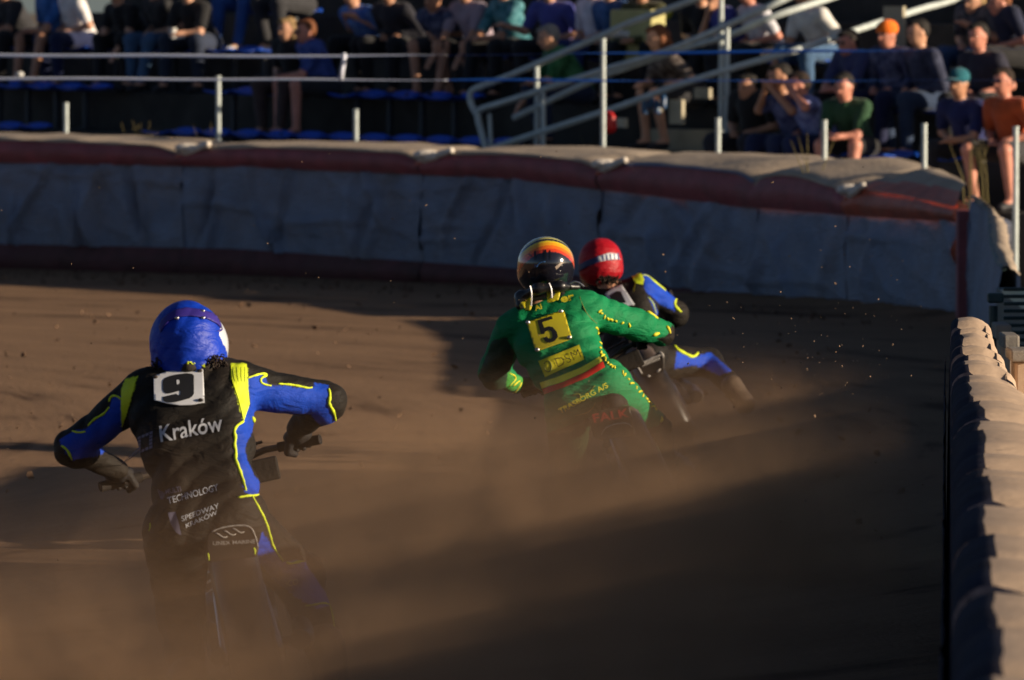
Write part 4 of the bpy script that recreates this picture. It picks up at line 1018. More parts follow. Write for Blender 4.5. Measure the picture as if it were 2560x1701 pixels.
for i in range(4):
    piping('rib_stitch', z5([(1424+i*28, 590), (1428+i*26, 650), (1440+i*22, 700)]), b9, mat('dull_stitch', (.30, .36, .02), .8), suit, .0016, .003)
for pts, r in ((z5([(1525, 668), (1590, 645), (1650, 632), (1690, 645), (1635, 660), (1622, 690), (1650, 712), (1705, 722)]), .0045), (z5([(1755, 708), (1850, 715), (1930, 730), (1985, 742), (2015, 730)]), .0045),
               (z5([(2128, 745), (2142, 790), (2130, 850), (2160, 905), (2178, 960), (2170, 1040)]), .0065), (z5([(1500, 985), (1450, 1020), (1428, 1060), (1445, 1110), (1430, 1160), (1448, 1210), (1440, 1260), (1470, 1340), (1500, 1430), (1520, 1505)]), .0065),
               (z5([(1460, 1548), (1530, 1535), (1600, 1530), (1655, 1500)]), .005), (z6([(935, 250), (985, 340), (1030, 430), (1065, 540), (1090, 620), (1160, 720)]), .0055), (z6([(1185, 730), (1215, 740), (1260, 725), (1305, 722)]), .005),
               (z6([(1320, 1040), (1400, 1030), (1440, 1018), (1490, 1030)]), .0045), (z6([(1492, 1035), (1510, 1110), (1525, 1200)]), .0035),
               (z5([(600, 822), (575, 800), (540, 795), (515, 815), (510, 845)]), .0045), (z5([(512, 880), (470, 930), (400, 970), (350, 1025)]), .0045), (z5([(335, 1060), (280, 1068), (238, 1055)]), .004),
               (z5([(160, 1165), (195, 1185), (220, 1230), (240, 1275)]), .005), (z5([(1565, 955), (1580, 975), (1570, 1000)]), .008), (z5([(2000, 1155), (2060, 1160), (2098, 1145)]), .005), (z5([(2066, 1130), (2075, 1105), (2085, 1090)]), .006),
               (z6([(215, 450), (218, 480), (205, 510)]), .003)):
    piping('neon_piping', pts, b9, M_neon, suit, r, .001, 25.7)
pl = z5([(836, 652), (940, 618), (1060, 604), (1202, 602), (1208, 700), (1214, 846), (1120, 864), (1030, 868), (930, 852), (842, 828)])
ft9 = fitted(b9, pl)
pk = decal('number_plate', pl, b9, M_white, root9, .004, 5, .004, fit=ft9)
y9 = lambda L_: [(370+x/13.065, 890+y/13.065) for x, y in L_]
nine = y9([(480, 880), (490, 800), (560, 720), (700, 660), (900, 610), (1240, 565), (1440, 590), (1500, 640), (1500, 900), (1500, 1240), (1440, 1330), (1350, 1390), (1100, 1460), (900, 1510), (700, 1525), (560, 1500), (490, 1440), (490, 1330),
          (600, 1310), (920, 1235), (990, 1290), (1050, 1260), (1060, 1150), (1020, 1140), (750, 1220), (620, 1235), (530, 1190), (485, 1100)])
nb9 = decal('numeral_nine', nine, b9, M_blackp, pk, .0085, 2.5, fit=ft9)
decal('numeral_counter', y9([(930, 800), (960, 775), (1020, 790), (1030, 880), (990, 935), (940, 925)]), b9, M_white, pk, .010, 2, fit=ft9)
for c in ((850, 658, 20, 7), (1178, 612, 20, 7), (1184, 828, 16, 14)):
    x, y = z5([c[:2]])[0]; q = ft9(x, y, .009); MB().ball(q, (.010, .006, .007), 8, 6).build('plate_stud', M_bmetal, pk)
textdecal('lettering', 'Kraków', z5([(893, 1142)])[0], z5([(1352, 1058)])[0], z5([(880, 1022)])[0], b9, M_whitep, suit, .004, .012)
lx = [(i, j) for i in range(5) for j in range(5) if i in (0, 4) or j in (0, 4)]
for i, j in [(i, j) for i in range(4) for j in range(5) if i in (0, 3) or j in (0, 4)]:
    x, y = 728+i*28, 1100+j*26-i*11
    decal('emblem_tile', z5([(x, y), (x+22, y-8), (x+22, y+12), (x, y+20)]), b9, M_lilacp, suit, .004, 3)
w5 = lambda p: (340+p[0]/5.227, 1040+p[1]/5.227)
textdecal('lettering', 'MULTI', w5((400, 1040)), w5((590, 1000)), w5((390, 970)), b9, M_lilacp, suit, .004, .006)
textdecal('lettering', 'TECHNOLOGY', w5((425, 1165)), w5((1085, 985)), w5((410, 1080)), b9, M_whitep, suit, .004, .006)
textdecal('lettering', 'SPEEDWAY', w5((600, 1385)), w5((1085, 1210)), w5((590, 1320)), b9, M_whitep, suit, .004, .004)
textdecal('lettering', 'KRAKÓW', w5((655, 1470)), w5((1065, 1290)), w5((640, 1400)), b9, M_whitep, suit, .004, .004)
for k in range(5): piping('emblem_stroke', [w5((290+k*20, 960+10*k)), w5((320+k*14, 1060)), w5((340, 1110))], b9, M_lilacp, suit, .0015, .002)
decal('emblem_shield', [w5(q) for q in ((420, 1270), (520, 1260), (560, 1400), (590, 1560), (520, 1520), (450, 1400))], b9, M_lilacp, suit, .004, 4)
textdecal('lettering', 'ICO', (716, 1466), (744, 1460), (714, 1450), b9, M_whitep, suit, .004, .004, dist=25.9)
# neck, collar, hair, helmet
Hc = s9(473, 862, 25.9); r_, f_, u_ = axes((-.05, .10, 1), (-.12, 1, -.25)); HM = [list(r_), list(f_), list(u_)]
hl = lambda a, b_, c: Hc+r_*a+f_*b_+u_*c
V, F = sdf_mesh([('c', s9(485, 940, 25.86), .068, s9(478, 905, 25.88), .062), ('e', Hc, (.10, .115, .13), HM), ('c', s9(475, 1000, 25.85), .08, s9(500, 1300, 25.6), .09), ('c', s9(390, 990, 25.84), .05, s9(570, 975, 25.84), .05), ('c', s9(455, 1320, 25.55), .08, s9(452, 1520, 25.85), .05), ('c', s9(600, 1320, 25.6), .08, s9(742, 1440, 25.98), .05),
                 ('c', s9(390, 990, 25.84), .045, s9(185, 1118, 25.98), .035), ('c', s9(185, 1118, 25.98), .035, wl, .025), ('c', s9(570, 975, 25.84), .045, s9(815, 1002, 25.98), .035), ('c', s9(815, 1002, 25.98), .035, wrp, .025), ('c', s9(452, 1520, 25.85), .05, s9(470, 1720, 25.55), .035), ('c', s9(742, 1440, 25.98), .05, s9(815, 1640, 25.7), .035)], .02, .03)
mk('body', V, F, SKIN[1], root9)
V, F = sdf_mesh([('c', s9(408, 945, 25.80), .022, s9(470, 914, 25.76), .022), ('c', s9(470, 914, 25.76), .022, s9(520, 920, 25.78), .022), ('c', s9(520, 920, 25.78), .022, s9(560, 935, 25.85), .02)], .007, .03)
col9 = mk('collar', V, F, mat('black_fabric', KBK, .8, 0, .2, 20, .2, 80, SANDC, .15), root9); bc = bvh_of(col9)
textdecal('lettering', 'K R-N', y9([(950, 330)])[0], y9([(1860, 385)])[0], y9([(950, 200)])[0], bc, M_neon, col9, .003, .02, curve=6, dist=25.7)
piping('neon_piping', y9([(360, 490), (560, 440), (760, 350), (900, 270)]), bc, M_neon, col9, .003, .002, 25.7)
V, F = sdf_mesh([('e', hl(.012, .01, -.006), (.129, .150, .138), HM), ('e', hl(.0, .07, -.07), (.115, .12, .09), HM)], .006, .05); mk('helmet', V, F, mat('white_shell', (.65, .66, .7), .2, coat=.6), root9)
def coverdisp(c, seed):
    f = folds(.005, seed, 1.4)
    def g(P):
        q = P-np.array(c); an = np.arctan2(q[:, 0], q[:, 1]); return f(P)-.0035*np.abs(np.sin(an*9+3*np.sin(q[:, 2]*20)))*np.clip(.4+q[:, 2]*-4, .2, 1)
    return g
V, F = sdf_mesh([('e', hl(-.010, -.022, .010), (.130, .146, .145), HM), ('e', hl(-.004, -.03, -.06), (.128, .122, .09), HM)], .006, .04, coverdisp(Hc, 5))
cv = mk('helmet_cover', V, F, mat('blue_satin', (.002, .035, .42), .5, 0, .15, 9, .1, 80, wrinkle=.35, spec=.3), root9); bcv = bvh_of(cv)
M_pur = mat('violet_strap', (.035, .02, .22), .5, 0, .15, 12)
decal('goggle_strap', z5([(880, 290), (905, 235), (950, 195), (1010, 165), (1080, 152), (1180, 165), (1265, 190), (1330, 240), (1375, 320), (1352, 318), (1300, 268), (1240, 235), (1190, 222), (1100, 212), (1020, 218), (960, 245), (915, 290), (895, 330)]), bcv, M_pur, root9, .004, 4, .003, dist=25.8)
for c in ((1012, 230), (1195, 228), (1195, 180)):
    x, y = z5([c])[0]; q, _ = hit(bcv, x, y, .006); MB().ball(q, (.008, .004, .006), 8, 5).build('strap_buckle', M_chrome, root9)
def hairtuft(c, n, sx, parent, m=M_hair, seed=1):
    r = random.Random(seed); mb = MB()
    for i in range(n):
        p = Vector(c)+Vector((r.uniform(-sx, sx), r.uniform(-.02, .02), r.uniform(-.012, .018))); pts = [p]; a = r.uniform(0, 6)
        for q in range(5): a += 1.1*r.choice((-1, 1)); p = p+Vector((.008*math.cos(a), -.003, .007*math.sin(a)-.002)); pts.append(p)
        mb.tube(smooth_path(pts, 3), .0022, 4)
    return mb.build('hair', m, parent, True, None)
hairtuft(s9(533, 903, 25.78), 90, .035, root9, seed=3); hairtuft(s9(400, 918, 25.80), 60, .022, root9, seed=4)
glove(GL9, -Rt9, Fw9, Up9, wl, -1, root9, M_glove); glove(GR9, Rt9, Fw9, Up9, wrp, 1, root9, M_glove)
V, F = sdf_mesh([('c', s9(470, 1690, 25.55), .07, s9(470, 1800, 25.5), .06), ('c', s9(470, 1810, 25.5), .055, s9(440, 1845, 25.75), .05)], .014, .03); mk('boot', V, F, M_boot, root9)
V, F = sdf_mesh([('c', s9(812, 1610, 25.7), .072, s9(835, 1730, 25.65), .06), ('c', s9(835, 1740, 25.65), .055, s9(845, 1760, 25.9), .045)], .014, .03); mk('boot', V, F, M_boot, root9)
M_plate = mat('black_plate', (.010, .009, .009), .5, 0, .2, 8, 0, 30, SANDC, .12, spec=.2)
bm9 = bvh_of(mg9); v7 = lambda L_: [(460+x/7.129, 1280+y/7.129) for x, y in L_]
M_prt = mat('grey_print', (.40, .37, .34), .6)
def rear_plate(outline, Y0, parent, tilt=0):
    cy = sum(p[1] for p in outline)/len(outline)
    f = lambda x, y, off: S(x, y, Y0-off-(y-cy)*tilt)
    rp_ = decal('rear_plate', outline, None, M_plate, parent, 0, 6, .006, fit=f)
    V_ = []; return rp_, bvh_of(rp_), f
rp9, bp9, f9 = rear_plate(v7([(425, 430), (470, 375), (560, 318), (700, 272), (900, 242), (1100, 242), (1200, 278), (1245, 350), (1295, 480), (1335, 650), (1300, 800), (860, 850), (440, 900), (415, 600)]), 24.93, bk[0], .0003)
piping('border_line', v7([(460, 385), (560, 326), (700, 281), (900, 251), (1100, 251), (1195, 287), (1236, 355), (1286, 480), (1325, 645)]), bp9, M_prt, rp9, .0030, .003, 24.9)
for k in range(3):
    ox, oy = 150*k, -42*k; piping('wave_mark', v7([(560+ox, 385+oy), (620+ox, 390+oy), (680+ox, 460+oy), (740+ox, 465+oy), (775+ox, 440+oy)]), bp9, M_prt, rp9, .0032, .003, 24.9)
textdecal('lettering', 'UNEX MARINE', v7([(520, 600)])[0], v7([(1275, 560)])[0], v7([(515, 530)])[0], bp9, M_prt, rp9, .005, .006, fit=f9)
piping('neon_edge', v7([(1245, 640), (1270, 700), (1265, 780)]), bp9, M_neon, rp9, .004, .002, 24.9); piping('neon_edge', v7([(430, 740), (440, 800), (450, 880)]), bp9, M_neon, rp9, .003, .002, 24.9)

# ------------------------------------------------------------------ rider 5
bk = bike((.795, 34.1, 0), -.04, 24, .93, 'leaning speedway motorcycle with red lettering on its mudguard, ridden by number 5', 5)
_, B5, GL5, GR5, Rt5, Fw5, Up5, mg5 = bk
root5 = empty('person', (.5, 34.4, 0), 'rider in a green suit with a yellow number 5 plate and striped helmet', 'person', 'riders')
s5 = lambda x, y, Y=34.5: S(x, y, Y)
wl = S(1292, 962, 35.0); wrp = S(1652, 845, 35.02)
prims = [('c', s5(1310, 810, 34.62), .088, s5(1455, 772, 34.62), .088), ('c', s5(1352, 868, 34.56), .125, s5(1432, 845, 34.56), .125), ('c', s5(1382, 925, 34.5), .112, s5(1455, 895, 34.5), .112),
         ('c', s5(1415, 965, 34.45), .108, s5(1480, 935, 34.45), .108), ('c', s5(1425, 1000, 34.36), .118, s5(1512, 958, 34.36), .118), ('c', s5(1345, 790, 34.62), .07, s5(1430, 765, 34.62), .075),
         ('c', s5(1278, 820, 34.64), .078, s5(1238, 925, 34.8), .072), ('e', s5(1238, 930, 34.8), (.072, .07, .082)), ('c', s5(1240, 935, 34.82), .068, wl, .042),
         ('c', s5(1480, 778, 34.64), .085, s5(1600, 815, 34.8), .070), ('c', s5(1600, 815, 34.8), .070, s5(1655, 832, 34.9), .058), ('c', s5(1655, 835, 34.9), .05, wrp, .04),
         ('c', s5(1530, 978, 34.4), .112, s5(1635, 1075, 34.8), .078), ('c', s5(1635, 1075, 34.8), .076, s5(1668, 1200, 34.6), .06),
         ('c', s5(1420, 1030, 34.4), .11, s5(1420, 1160, 34.75), .08), ('c', s5(1420, 1160, 34.75), .08, s5(1440, 1330, 34.5), .06)]
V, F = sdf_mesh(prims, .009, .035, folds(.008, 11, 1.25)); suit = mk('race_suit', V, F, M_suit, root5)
z = lambda L_: [(1150+x/2.489, 570+y/2.489) for x, y in L_]
q4 = lambda L_: [(1280+x/4.611, 760+y/4.611) for x, y in L_]
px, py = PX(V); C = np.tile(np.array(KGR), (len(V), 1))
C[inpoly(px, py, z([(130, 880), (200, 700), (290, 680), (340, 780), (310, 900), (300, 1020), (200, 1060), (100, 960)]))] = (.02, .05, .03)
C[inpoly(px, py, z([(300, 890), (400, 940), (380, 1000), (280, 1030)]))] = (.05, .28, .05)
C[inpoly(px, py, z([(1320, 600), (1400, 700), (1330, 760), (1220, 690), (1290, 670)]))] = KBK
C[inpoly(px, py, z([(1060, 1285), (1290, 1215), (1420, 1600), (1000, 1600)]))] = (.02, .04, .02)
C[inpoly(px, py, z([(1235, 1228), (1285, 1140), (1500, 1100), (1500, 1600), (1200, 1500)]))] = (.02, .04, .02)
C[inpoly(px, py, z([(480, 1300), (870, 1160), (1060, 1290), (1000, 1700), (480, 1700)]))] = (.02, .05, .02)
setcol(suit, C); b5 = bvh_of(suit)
M_swoosh = mat('dull_yellow_print', (.22, .26, .03), .7)
M_yb = mat('yellow_belt', (.95, .80, .06), .6, 0, .1, 15)
decal('waist_band', z([(500, 962), (600, 935), (760, 870), (870, 805), (888, 833), (780, 900), (640, 962), (512, 1000)]), b5, M_yb, suit, .004, 5)
decal('waist_band', z([(514, 1002), (642, 964), (782, 902), (890, 835), (902, 868), (800, 930), (660, 990), (530, 1038)]), b5, M_red, suit, .004, 5)
decal('chest_patch', z([(490, 832), (742, 730), (775, 822), (532, 930)]), b5, M_yel, suit, .004, 5)
textdecal('lettering', 'DSM', q4([(535, 740)])[0], q4([(805, 625)])[0], q4([(490, 640)])[0], b5, M_blackp, suit, .007, -.02)
piping('emblem_ring', q4([(372, 700), (400, 655), (440, 670), (462, 740), (440, 790), (400, 780), (372, 730), (372, 700)]), b5, mat('olive_print', (.12, .14, .02), .7), suit, .003, .004)
pl5 = q4([(170, 215), (560, 80), (600, 90), (690, 390), (660, 415), (300, 545), (270, 530)]); ft5 = fitted(b5, pl5)
pk = decal('number_plate', pl5, b5, M_yellow_pl, root5, .004, 5, .004, fit=ft5)
five = q4([(290, 190), (455, 138), (470, 172), (348, 212), (372, 280), (420, 258), (470, 268), (515, 320), (530, 380), (490, 430), (430, 452), (385, 435), (360, 395), (400, 375), (425, 405), (455, 398), (470, 370), (455, 320), (420, 300), (385, 320), (372, 345), (335, 352)])
decal('numeral_five', five, b5, M_blackp, pk, .0085, 2.5, fit=ft5)
for c in ((182, 215), (562, 88), (660, 388), (290, 530)):
    x, y = q4([c])[0]; q = ft5(x, y, .009); MB().ball(q, (.011, .006, .011), 8, 6).build('plate_stud', M_chrome, pk)
textdecal('lettering', 'TRASBORG A/S', q4([(560, 1270)])[0], q4([(1115, 960)])[0], q4([(530, 1215)])[0], b5, M_yel, suit, .010, .01, fit=fitted(b5, q4([(560, 1270), (1115, 960), (1080, 900), (530, 1200)])))
piping('emblem_swoosh', q4([(700, 1060), (760, 1030), (800, 1060), (770, 1090)]), b5, M_swoosh, suit, .003, .001, 34.3)
piping('emblem_swoosh', q4([(720, 1290), (850, 1260), (930, 1200), (960, 1140)]), b5, M_swoosh, suit, .003, .001, 34.3)
piping('emblem_swoosh', q4([(560, 1200), (700, 1130), (850, 1050), (960, 940)]), b5, M_swoosh, suit, .0025, .001, 34.3)
# lettering running down the side, arm and leg
def dabs(path, n, rr, parent, b_, m, dist, seed=0):
    r = random.Random(seed); P = smooth_path([Vector((x, y, 0)) for x, y in path], 12)
    for k in range(n):
        p = P[int(k/(n-1)*(len(P)-1))]; a = r.uniform(0, 6); w_ = rr*r.uniform(.7, 1.1)
        piping('side_lettering', [(p.x-w_*math.cos(a), p.y-w_*math.sin(a)), (p.x+w_*.3, p.y-w_*.4), (p.x+w_*math.cos(a), p.y+w_*math.sin(a))], b_, m, parent, .0055, .0015, dist, 2)
dabs(z([(850, 630), (868, 700), (875, 770), (890, 800), (930, 850), (960, 870)]), 13, 5, suit, b5, M_yel, 34.5, 1)
dabs(z([(870, 520), (905, 560), (960, 580), (1050, 605)]), 8, 5.5, suit, b5, M_yel, 34.7, 2)
dabs(z([(1010, 900), (1060, 960), (1120, 1020), (1170, 1080), (1215, 1130)]), 11, 5.5, suit, b5, M_yel, 34.5, 3)
dabs(z([(1090, 1150), (1110, 1200), (1140, 1260)]), 6, 6, suit, b5, M_yel, 34.6, 4)
for p in (z([(935, 418), (965, 428)]), z([(1000, 448), (1020, 460)]), z([(1160, 520), (1200, 540), (1228, 562)]), z([(1200, 668), (1240, 655)]), z([(1245, 1205), (1262, 1190), (1250, 1175)]), z([(1285, 610), (1305, 640), (1308, 660)])):
    piping('yellow_mark', p, b5, M_yel, suit, .009, 0, 34.7)
piping('yellow_piping', z([(745, 430), (780, 520), (830, 580), (855, 600)]), b5, mat('olive_stitch', (.16, .16, .02), .7), suit, .002, .001, 34.6)
piping('cuff_edge', z([(330, 1025), (360, 1000), (385, 955)]), b5, M_yel, suit, .006, .001, 34.9)
for p in (z([(310, 905), (350, 930), (330, 960), (300, 990)]), z([(330, 985), (350, 965), (375, 950)])): piping('cuff_pattern', p, b5, M_yel, suit, .005, .001, 34.9)
# name along the shoulders
textdecal('lettering', 'er', z([(632, 470)])[0], z([(715, 452)])[0], z([(625, 435)])[0], b5, M_yel, suit, .005, .03)
textdecal('lettering', 'Al', z([(470, 520)])[0], z([(512, 505)])[0], z([(462, 490)])[0], b5, M_yel, suit, .005, .02)
# helmet
Hc = S(1365, 662, 34.65); r_, f_, u_ = axes((-.06, .08, 1), (-.1, 1, -.1)); HM = [list(r_), list(f_), list(u_)]
hl = lambda a, b_, c: Hc+r_*a+f_*b_+u_*c
V, F = sdf_mesh([('e', hl(0, 0, .005), (.134, .155, .128), HM), ('e', hl(0, .05, -.05), (.125, .125, .085), HM)], .0048, .05)
he = mk('helmet', V, F, mat('painted_shell', (1, 1, 1), .12, 0, .04, 9, attr='paint', coat=1.0, spec=.6), root5)
px, py = PX(V); hz = lambda L_: [(1280+x/7.467, 590+y/7.467) for x, y in L_]
C = np.tile(np.array((.010, .011, .018)), (len(V), 1))
rel = (V-np.array(Hc)); uu = rel@np.array(u_); ff = rel@np.array(f_)
zb = uu+ff*.30       # bands slope forward
bands = [(-9, .012, (.012, .012, .02)), (.012, .030, (.62, .05, .015)), (.030, .050, (.80, .16, .012)), (.050, .070, (.85, .38, .012)), (.070, .082, (.82, .60, .02)), (.082, .098, (.01, .01, .01)), (.098, .112, (.75, .66, .10)), (.112, 9, (.62, .56, .10))]
xx = np.clip((zb-0), -1, 1)
cur = rel@np.array(r_); zc = zb+1.3*cur**2*2
for a, b_, c in bands: C[(zc >= a) & (zc < b_)] = c
setcol(he, C); bh = bvh_of(he)
M_bk2 = mat('gloss_black', (.008, .008, .01), .2, coat=.8)
for L_ in ([(412, 290), (448, 275), (452, 440), (405, 445)], [(608, 262), (640, 262), (645, 455), (605, 455)], [(700, 270), (716, 270), (725, 455), (700, 450)]):
    decal('vent_slot', hz(L_), bh, M_bk2, he, .002, 3, dist=34.5)
for L_ in ([(300, 340), (345, 330), (340, 400), (380, 380)],): piping('helmet_mark', hz(L_), bh, M_bk2, he, .003, .001, 34.5)
piping('helmet_mark', hz([(420, 590), (440, 500), (460, 610), (490, 510), (530, 500), (620, 480)]), bh, mat('blue_print', (.05, .16, .40), .4), he, .0022, .001, 34.5)
decal('helmet_sticker', hz([(800, 580), (920, 490), (960, 500), (830, 630)]), bh, mat('tan_sticker', (.32, .25, .2), .5), he, .001, 3, dist=34.5)
# neck area: brace, straps, tabs
V, F = sdf_mesh([('c', S(1345, 770, 34.62), .062, S(1360, 722, 34.65), .06), ('e', Hc, (.10, .115, .11), HM), ('c', s5(1385, 830, 34.62), .08, s5(1470, 960, 34.45), .08), ('c', s5(1310, 812, 34.64), .05, s5(1455, 778, 34.64), .05),
                 ('c', s5(1300, 815, 34.64), .045, s5(1240, 930, 34.8), .04), ('c', s5(1240, 932, 34.8), .04, wl, .028), ('c', s5(1470, 778, 34.64), .045, s5(1655, 832, 34.9), .035), ('c', s5(1655, 832, 34.9), .035, wrp, .026),
                 ('c', s5(1510, 970, 34.4), .07, s5(1635, 1075, 34.8), .05), ('c', s5(1635, 1075, 34.8), .05, s5(1668, 1200, 34.6), .035), ('c', s5(1430, 1000, 34.4), .07, s5(1420, 1160, 34.75), .05), ('c', s5(1420, 1160, 34.75), .05, s5(1440, 1330, 34.5), .035)], .02, .03); mk('body', V, F, SKIN[1], root5)
V, F = sdf_mesh([('c', S(1300, 745, 34.56), .022, S(1345, 722, 34.50), .022), ('c', S(1345, 722, 34.50), .022, S(1400, 716, 34.50), .022), ('c', S(1400, 716, 34.50), .022, S(1445, 718, 34.56), .014), ('c', S(1302, 740, 34.56), .024, S(1300, 765, 34.54), .022), ('c', S(1332, 740, 34.58), .030, S(1398, 730, 34.58), .030)], .007, .03)
mk('neck_brace', V, F, mat('black_brace', (.012, .011, .012), .35, coat=.3), root5)
for P in ([(1325, 715), (1329, 735), (1328, 765)], [(1372, 708), (1378, 722), (1380, 745)]): MB().tube(smooth_path([S(x, y, 34.44) for x, y in P], 4), .004, 6).build('strap_buckle', M_chrome, root5)
MB().tube(smooth_path([S(x, y, 34.50) for x, y in ((1425, 709), (1437, 705), (1450, 709), (1460, 717))], 4), .005, 6).build('brace_rim', M_chrome, root5)
for P in ([(150, 1260), (290, 1260), (300, 1215), (430, 1195), (410, 1400), (395, 1455), (340, 1470), (240, 1450), (180, 1370)], [(680, 1160), (920, 1065), (935, 1110), (890, 1280), (720, 1345), (690, 1260)]):
    decal('yellow_tab', hz(P), b5, M_yellow_pl, root5, .05, 3, .006, dist=34.5)
decal('tab_mark', hz([(760, 1260), (810, 1160), (880, 1110), (860, 1180), (790, 1270)]), b5, mat('grey_mark', (.18, .18, .17), .5), root5, .0545, 3, dist=34.5)
piping('tab_mark', hz([(260, 1330), (290, 1380), (330, 1320), (360, 1370)]), b5, mat('brown_mark', (.25, .14, .02), .6), root5, .003, .054, 34.5)
for P in ([(430, 950), (500, 920), (540, 940), (530, 985), (440, 985)], [(520, 1030), (600, 1005), (640, 1020), (620, 1045), (540, 1050)]):
    piping('collar_mark', hz(P[:3]), b5, M_yel, suit, .010, .03, 34.5)
glove(GL5, -Rt5, Fw5, Up5, wl, -1, root5, M_glove); glove(GR5, Rt5, Fw5, Up5, wrp, 1, root5, M_glove)
for a, c in ((S(1668, 1190, 34.6), S(1680, 1270, 34.6)), (S(1440, 1320, 34.5), S(1450, 1372, 34.5))):
    V, F = sdf_mesh([('c', a, .07, c, .055), ('c', c, .055, c+Vector((-.02, .17, -.02)), .045)], .014, .03); mk('boot', V, F, M_boot, root5)
rp5, bp5, f5 = rear_plate(z([(800, 1185), (860, 1140), (960, 1115), (1052, 1108), (1070, 1180), (1092, 1290), (1040, 1300), (960, 1310), (880, 1325), (830, 1300)]), 33.68, bk[0])
textdecal('lettering', 'FALK', z([(835, 1215)])[0], z([(1058, 1178)])[0], z([(822, 1160)])[0], bp5, mat('dark_red_print', (.28, .015, .01), .6), rp5, .006, .02, fit=f5)
piping('plate_edge', z([(880, 1290), (900, 1250), (960, 1222), (1040, 1215), (1070, 1240)]), bp5, M_prt, rp5, .004, .003, 33.7)

# ------------------------------------------------------------------ rider 1 (red helmet)
bk = bike((1.03, 40.6, 0), -.04, 28, .86, 'farthest speedway motorcycle, leaning, its dark rear plate edged in worn white', 1)
_, B1, GL1, GR1, Rt1, Fw1, Up1, mg1 = bk
root1 = empty('person', (.8, 41, 0), 'rider with a red helmet cover, black and blue suit, farthest away', 'person', 'riders')
wl = GL1-Fw1*.08+Up1*.05; wrp = S(1668, 815, 41.45)
prims = [('c', S(1520, 750, 41.2), .085, S(1600, 728, 41.2), .085), ('c', S(1535, 790, 41.15), .12, S(1592, 775, 41.15), .12), ('c', S(1555, 850, 41.05), .108, S(1605, 835, 41.05), .108),
         ('c', S(1575, 900, 40.95), .115, S(1620, 890, 40.95), .115), ('c', S(1602, 718, 41.2), .070, S(1690, 782, 41.35), .062), ('e', S(1692, 786, 41.35), (.064, .066, .064)), ('c', S(1690, 790, 41.36), .055, wrp, .038),
         ('c', S(1505, 760, 41.2), .075, S(1440, 840, 41.4), .06), ('c', S(1440, 840, 41.4), .055, wl, .036),
         ('c', S(1625, 905, 41.0), .105, S(1770, 905, 41.35), .078), ('c', S(1770, 905, 41.35), .074, S(1835, 970, 41.0), .055), ('c', S(1575, 925, 41.0), .105, S(1560, 1010, 41.3), .08), ('c', S(1560, 1010, 41.3), .08, S(1580, 1110, 41.1), .06)]
V, F = sdf_mesh(prims, .010, .035, folds(.008, 21, 1.25)); suit = mk('race_suit', V, F, M_suit, root1)
e1 = lambda L_: [(1400+x/3.564, 560+y/3.564) for x, y in L_]
px, py = PX(V); C = np.tile(np.array(KBK), (len(V), 1))
for P in (e1([(735, 440), (800, 430), (820, 500), (940, 590), (1080, 630), (1010, 700), (1030, 780), (900, 720), (760, 600)]), e1([(1040, 1140), (1200, 1190), (1340, 1140), (1530, 1310), (1420, 1350), (1200, 1260), (1020, 1290)]), e1([(780, 640), (830, 690), (880, 800), (860, 820), (820, 720)])):
    C[inpoly(px, py, P)] = KBL
setcol(suit, C); b1 = bvh_of(suit)
decal('neon_panel', e1([(622, 410), (700, 388), (725, 440), (750, 500), (740, 545), (670, 530), (640, 470)]), b1, M_neon, suit, .004, 5, dist=41)
for p, r in ((e1([(735, 460), (770, 430), (815, 435), (800, 470), (830, 510), (880, 540), (940, 595), (1010, 605)]), .0065), (e1([(1080, 640), (1025, 680), (1020, 730), (1060, 770), (1090, 790)]), .009),
             (e1([(785, 650), (830, 710), (850, 780), (865, 810)]), .004), (e1([(1015, 1085), (1060, 1130), (1120, 1160), (1190, 1190), (1230, 1150)]), .010), (e1([(560, 1280), (630, 1270), (640, 1235)]), .005)):
    piping('neon_piping', p, b1, M_neon, suit, r, .001, 41.1)
pl1 = e1([(400, 625), (470, 570), (550, 545), (600, 620), (665, 720), (560, 740), (440, 700)]); ft1 = fitted(b1, pl1)
pk = decal('number_plate', pl1, b1, M_white, root1, .004, 5, .004, fit=ft1)
decal('plate_numeral', e1([(440, 640), (500, 600), (540, 600), (560, 640), (590, 700), (520, 715), (460, 690)]), b1, M_blackp, pk, .009, 4, fit=ft1)
Hc = S(1500, 655, 41.25); r_, f_, u_ = axes((-.05, .1, 1), (-.12, 1, -.2)); HM = [list(r_), list(f_), list(u_)]
hl = lambda a, b_, c: Hc+r_*a+f_*b_+u_*c
V, F = sdf_mesh([('e', hl(0, 0, 0), (.114, .140, .120), HM), ('e', hl(.0, .07, -.07), (.106, .115, .09), HM)], .008, .05); mk('helmet', V, F, mat('dark_shell', (.03, .03, .03), .25), root1)
V, F = sdf_mesh([('e', hl(0, -.02, .006), (.121, .134, .127), HM), ('e', hl(0, -.03, -.055), (.116, .112, .08), HM)], .0075, .04, coverdisp(Hc, 8))
cv = mk('helmet_cover', V, F, mat('red_satin', (.36, .004, .012), .5, 0, .15, 9, .1, 80, wrinkle=.35, spec=.3), root1); bcv = bvh_of(cv)
decal('goggle_strap', e1([(150, 380), (240, 330), (340, 290), (350, 340), (250, 385), (170, 430)]), bcv, mat('navy_strap', (.015, .02, .08), .5), root1, .006, 4, .003, dist=41.1)
decal('goggle_strap', e1([(340, 290), (430, 262), (500, 268), (530, 320), (450, 320), (350, 340)]), bcv, M_white, root1, .006, 4, .003, dist=41.1)
for k in range(5): decal('strap_stripe', e1([(372+k*32, 282-4*k), (384+k*32, 280-4*k), (392+k*32, 328-2*k), (380+k*32, 330-2*k)]), bcv, mat('strap_blue', (.03, .05, .16), .5), root1, .009, 3, dist=41.1)
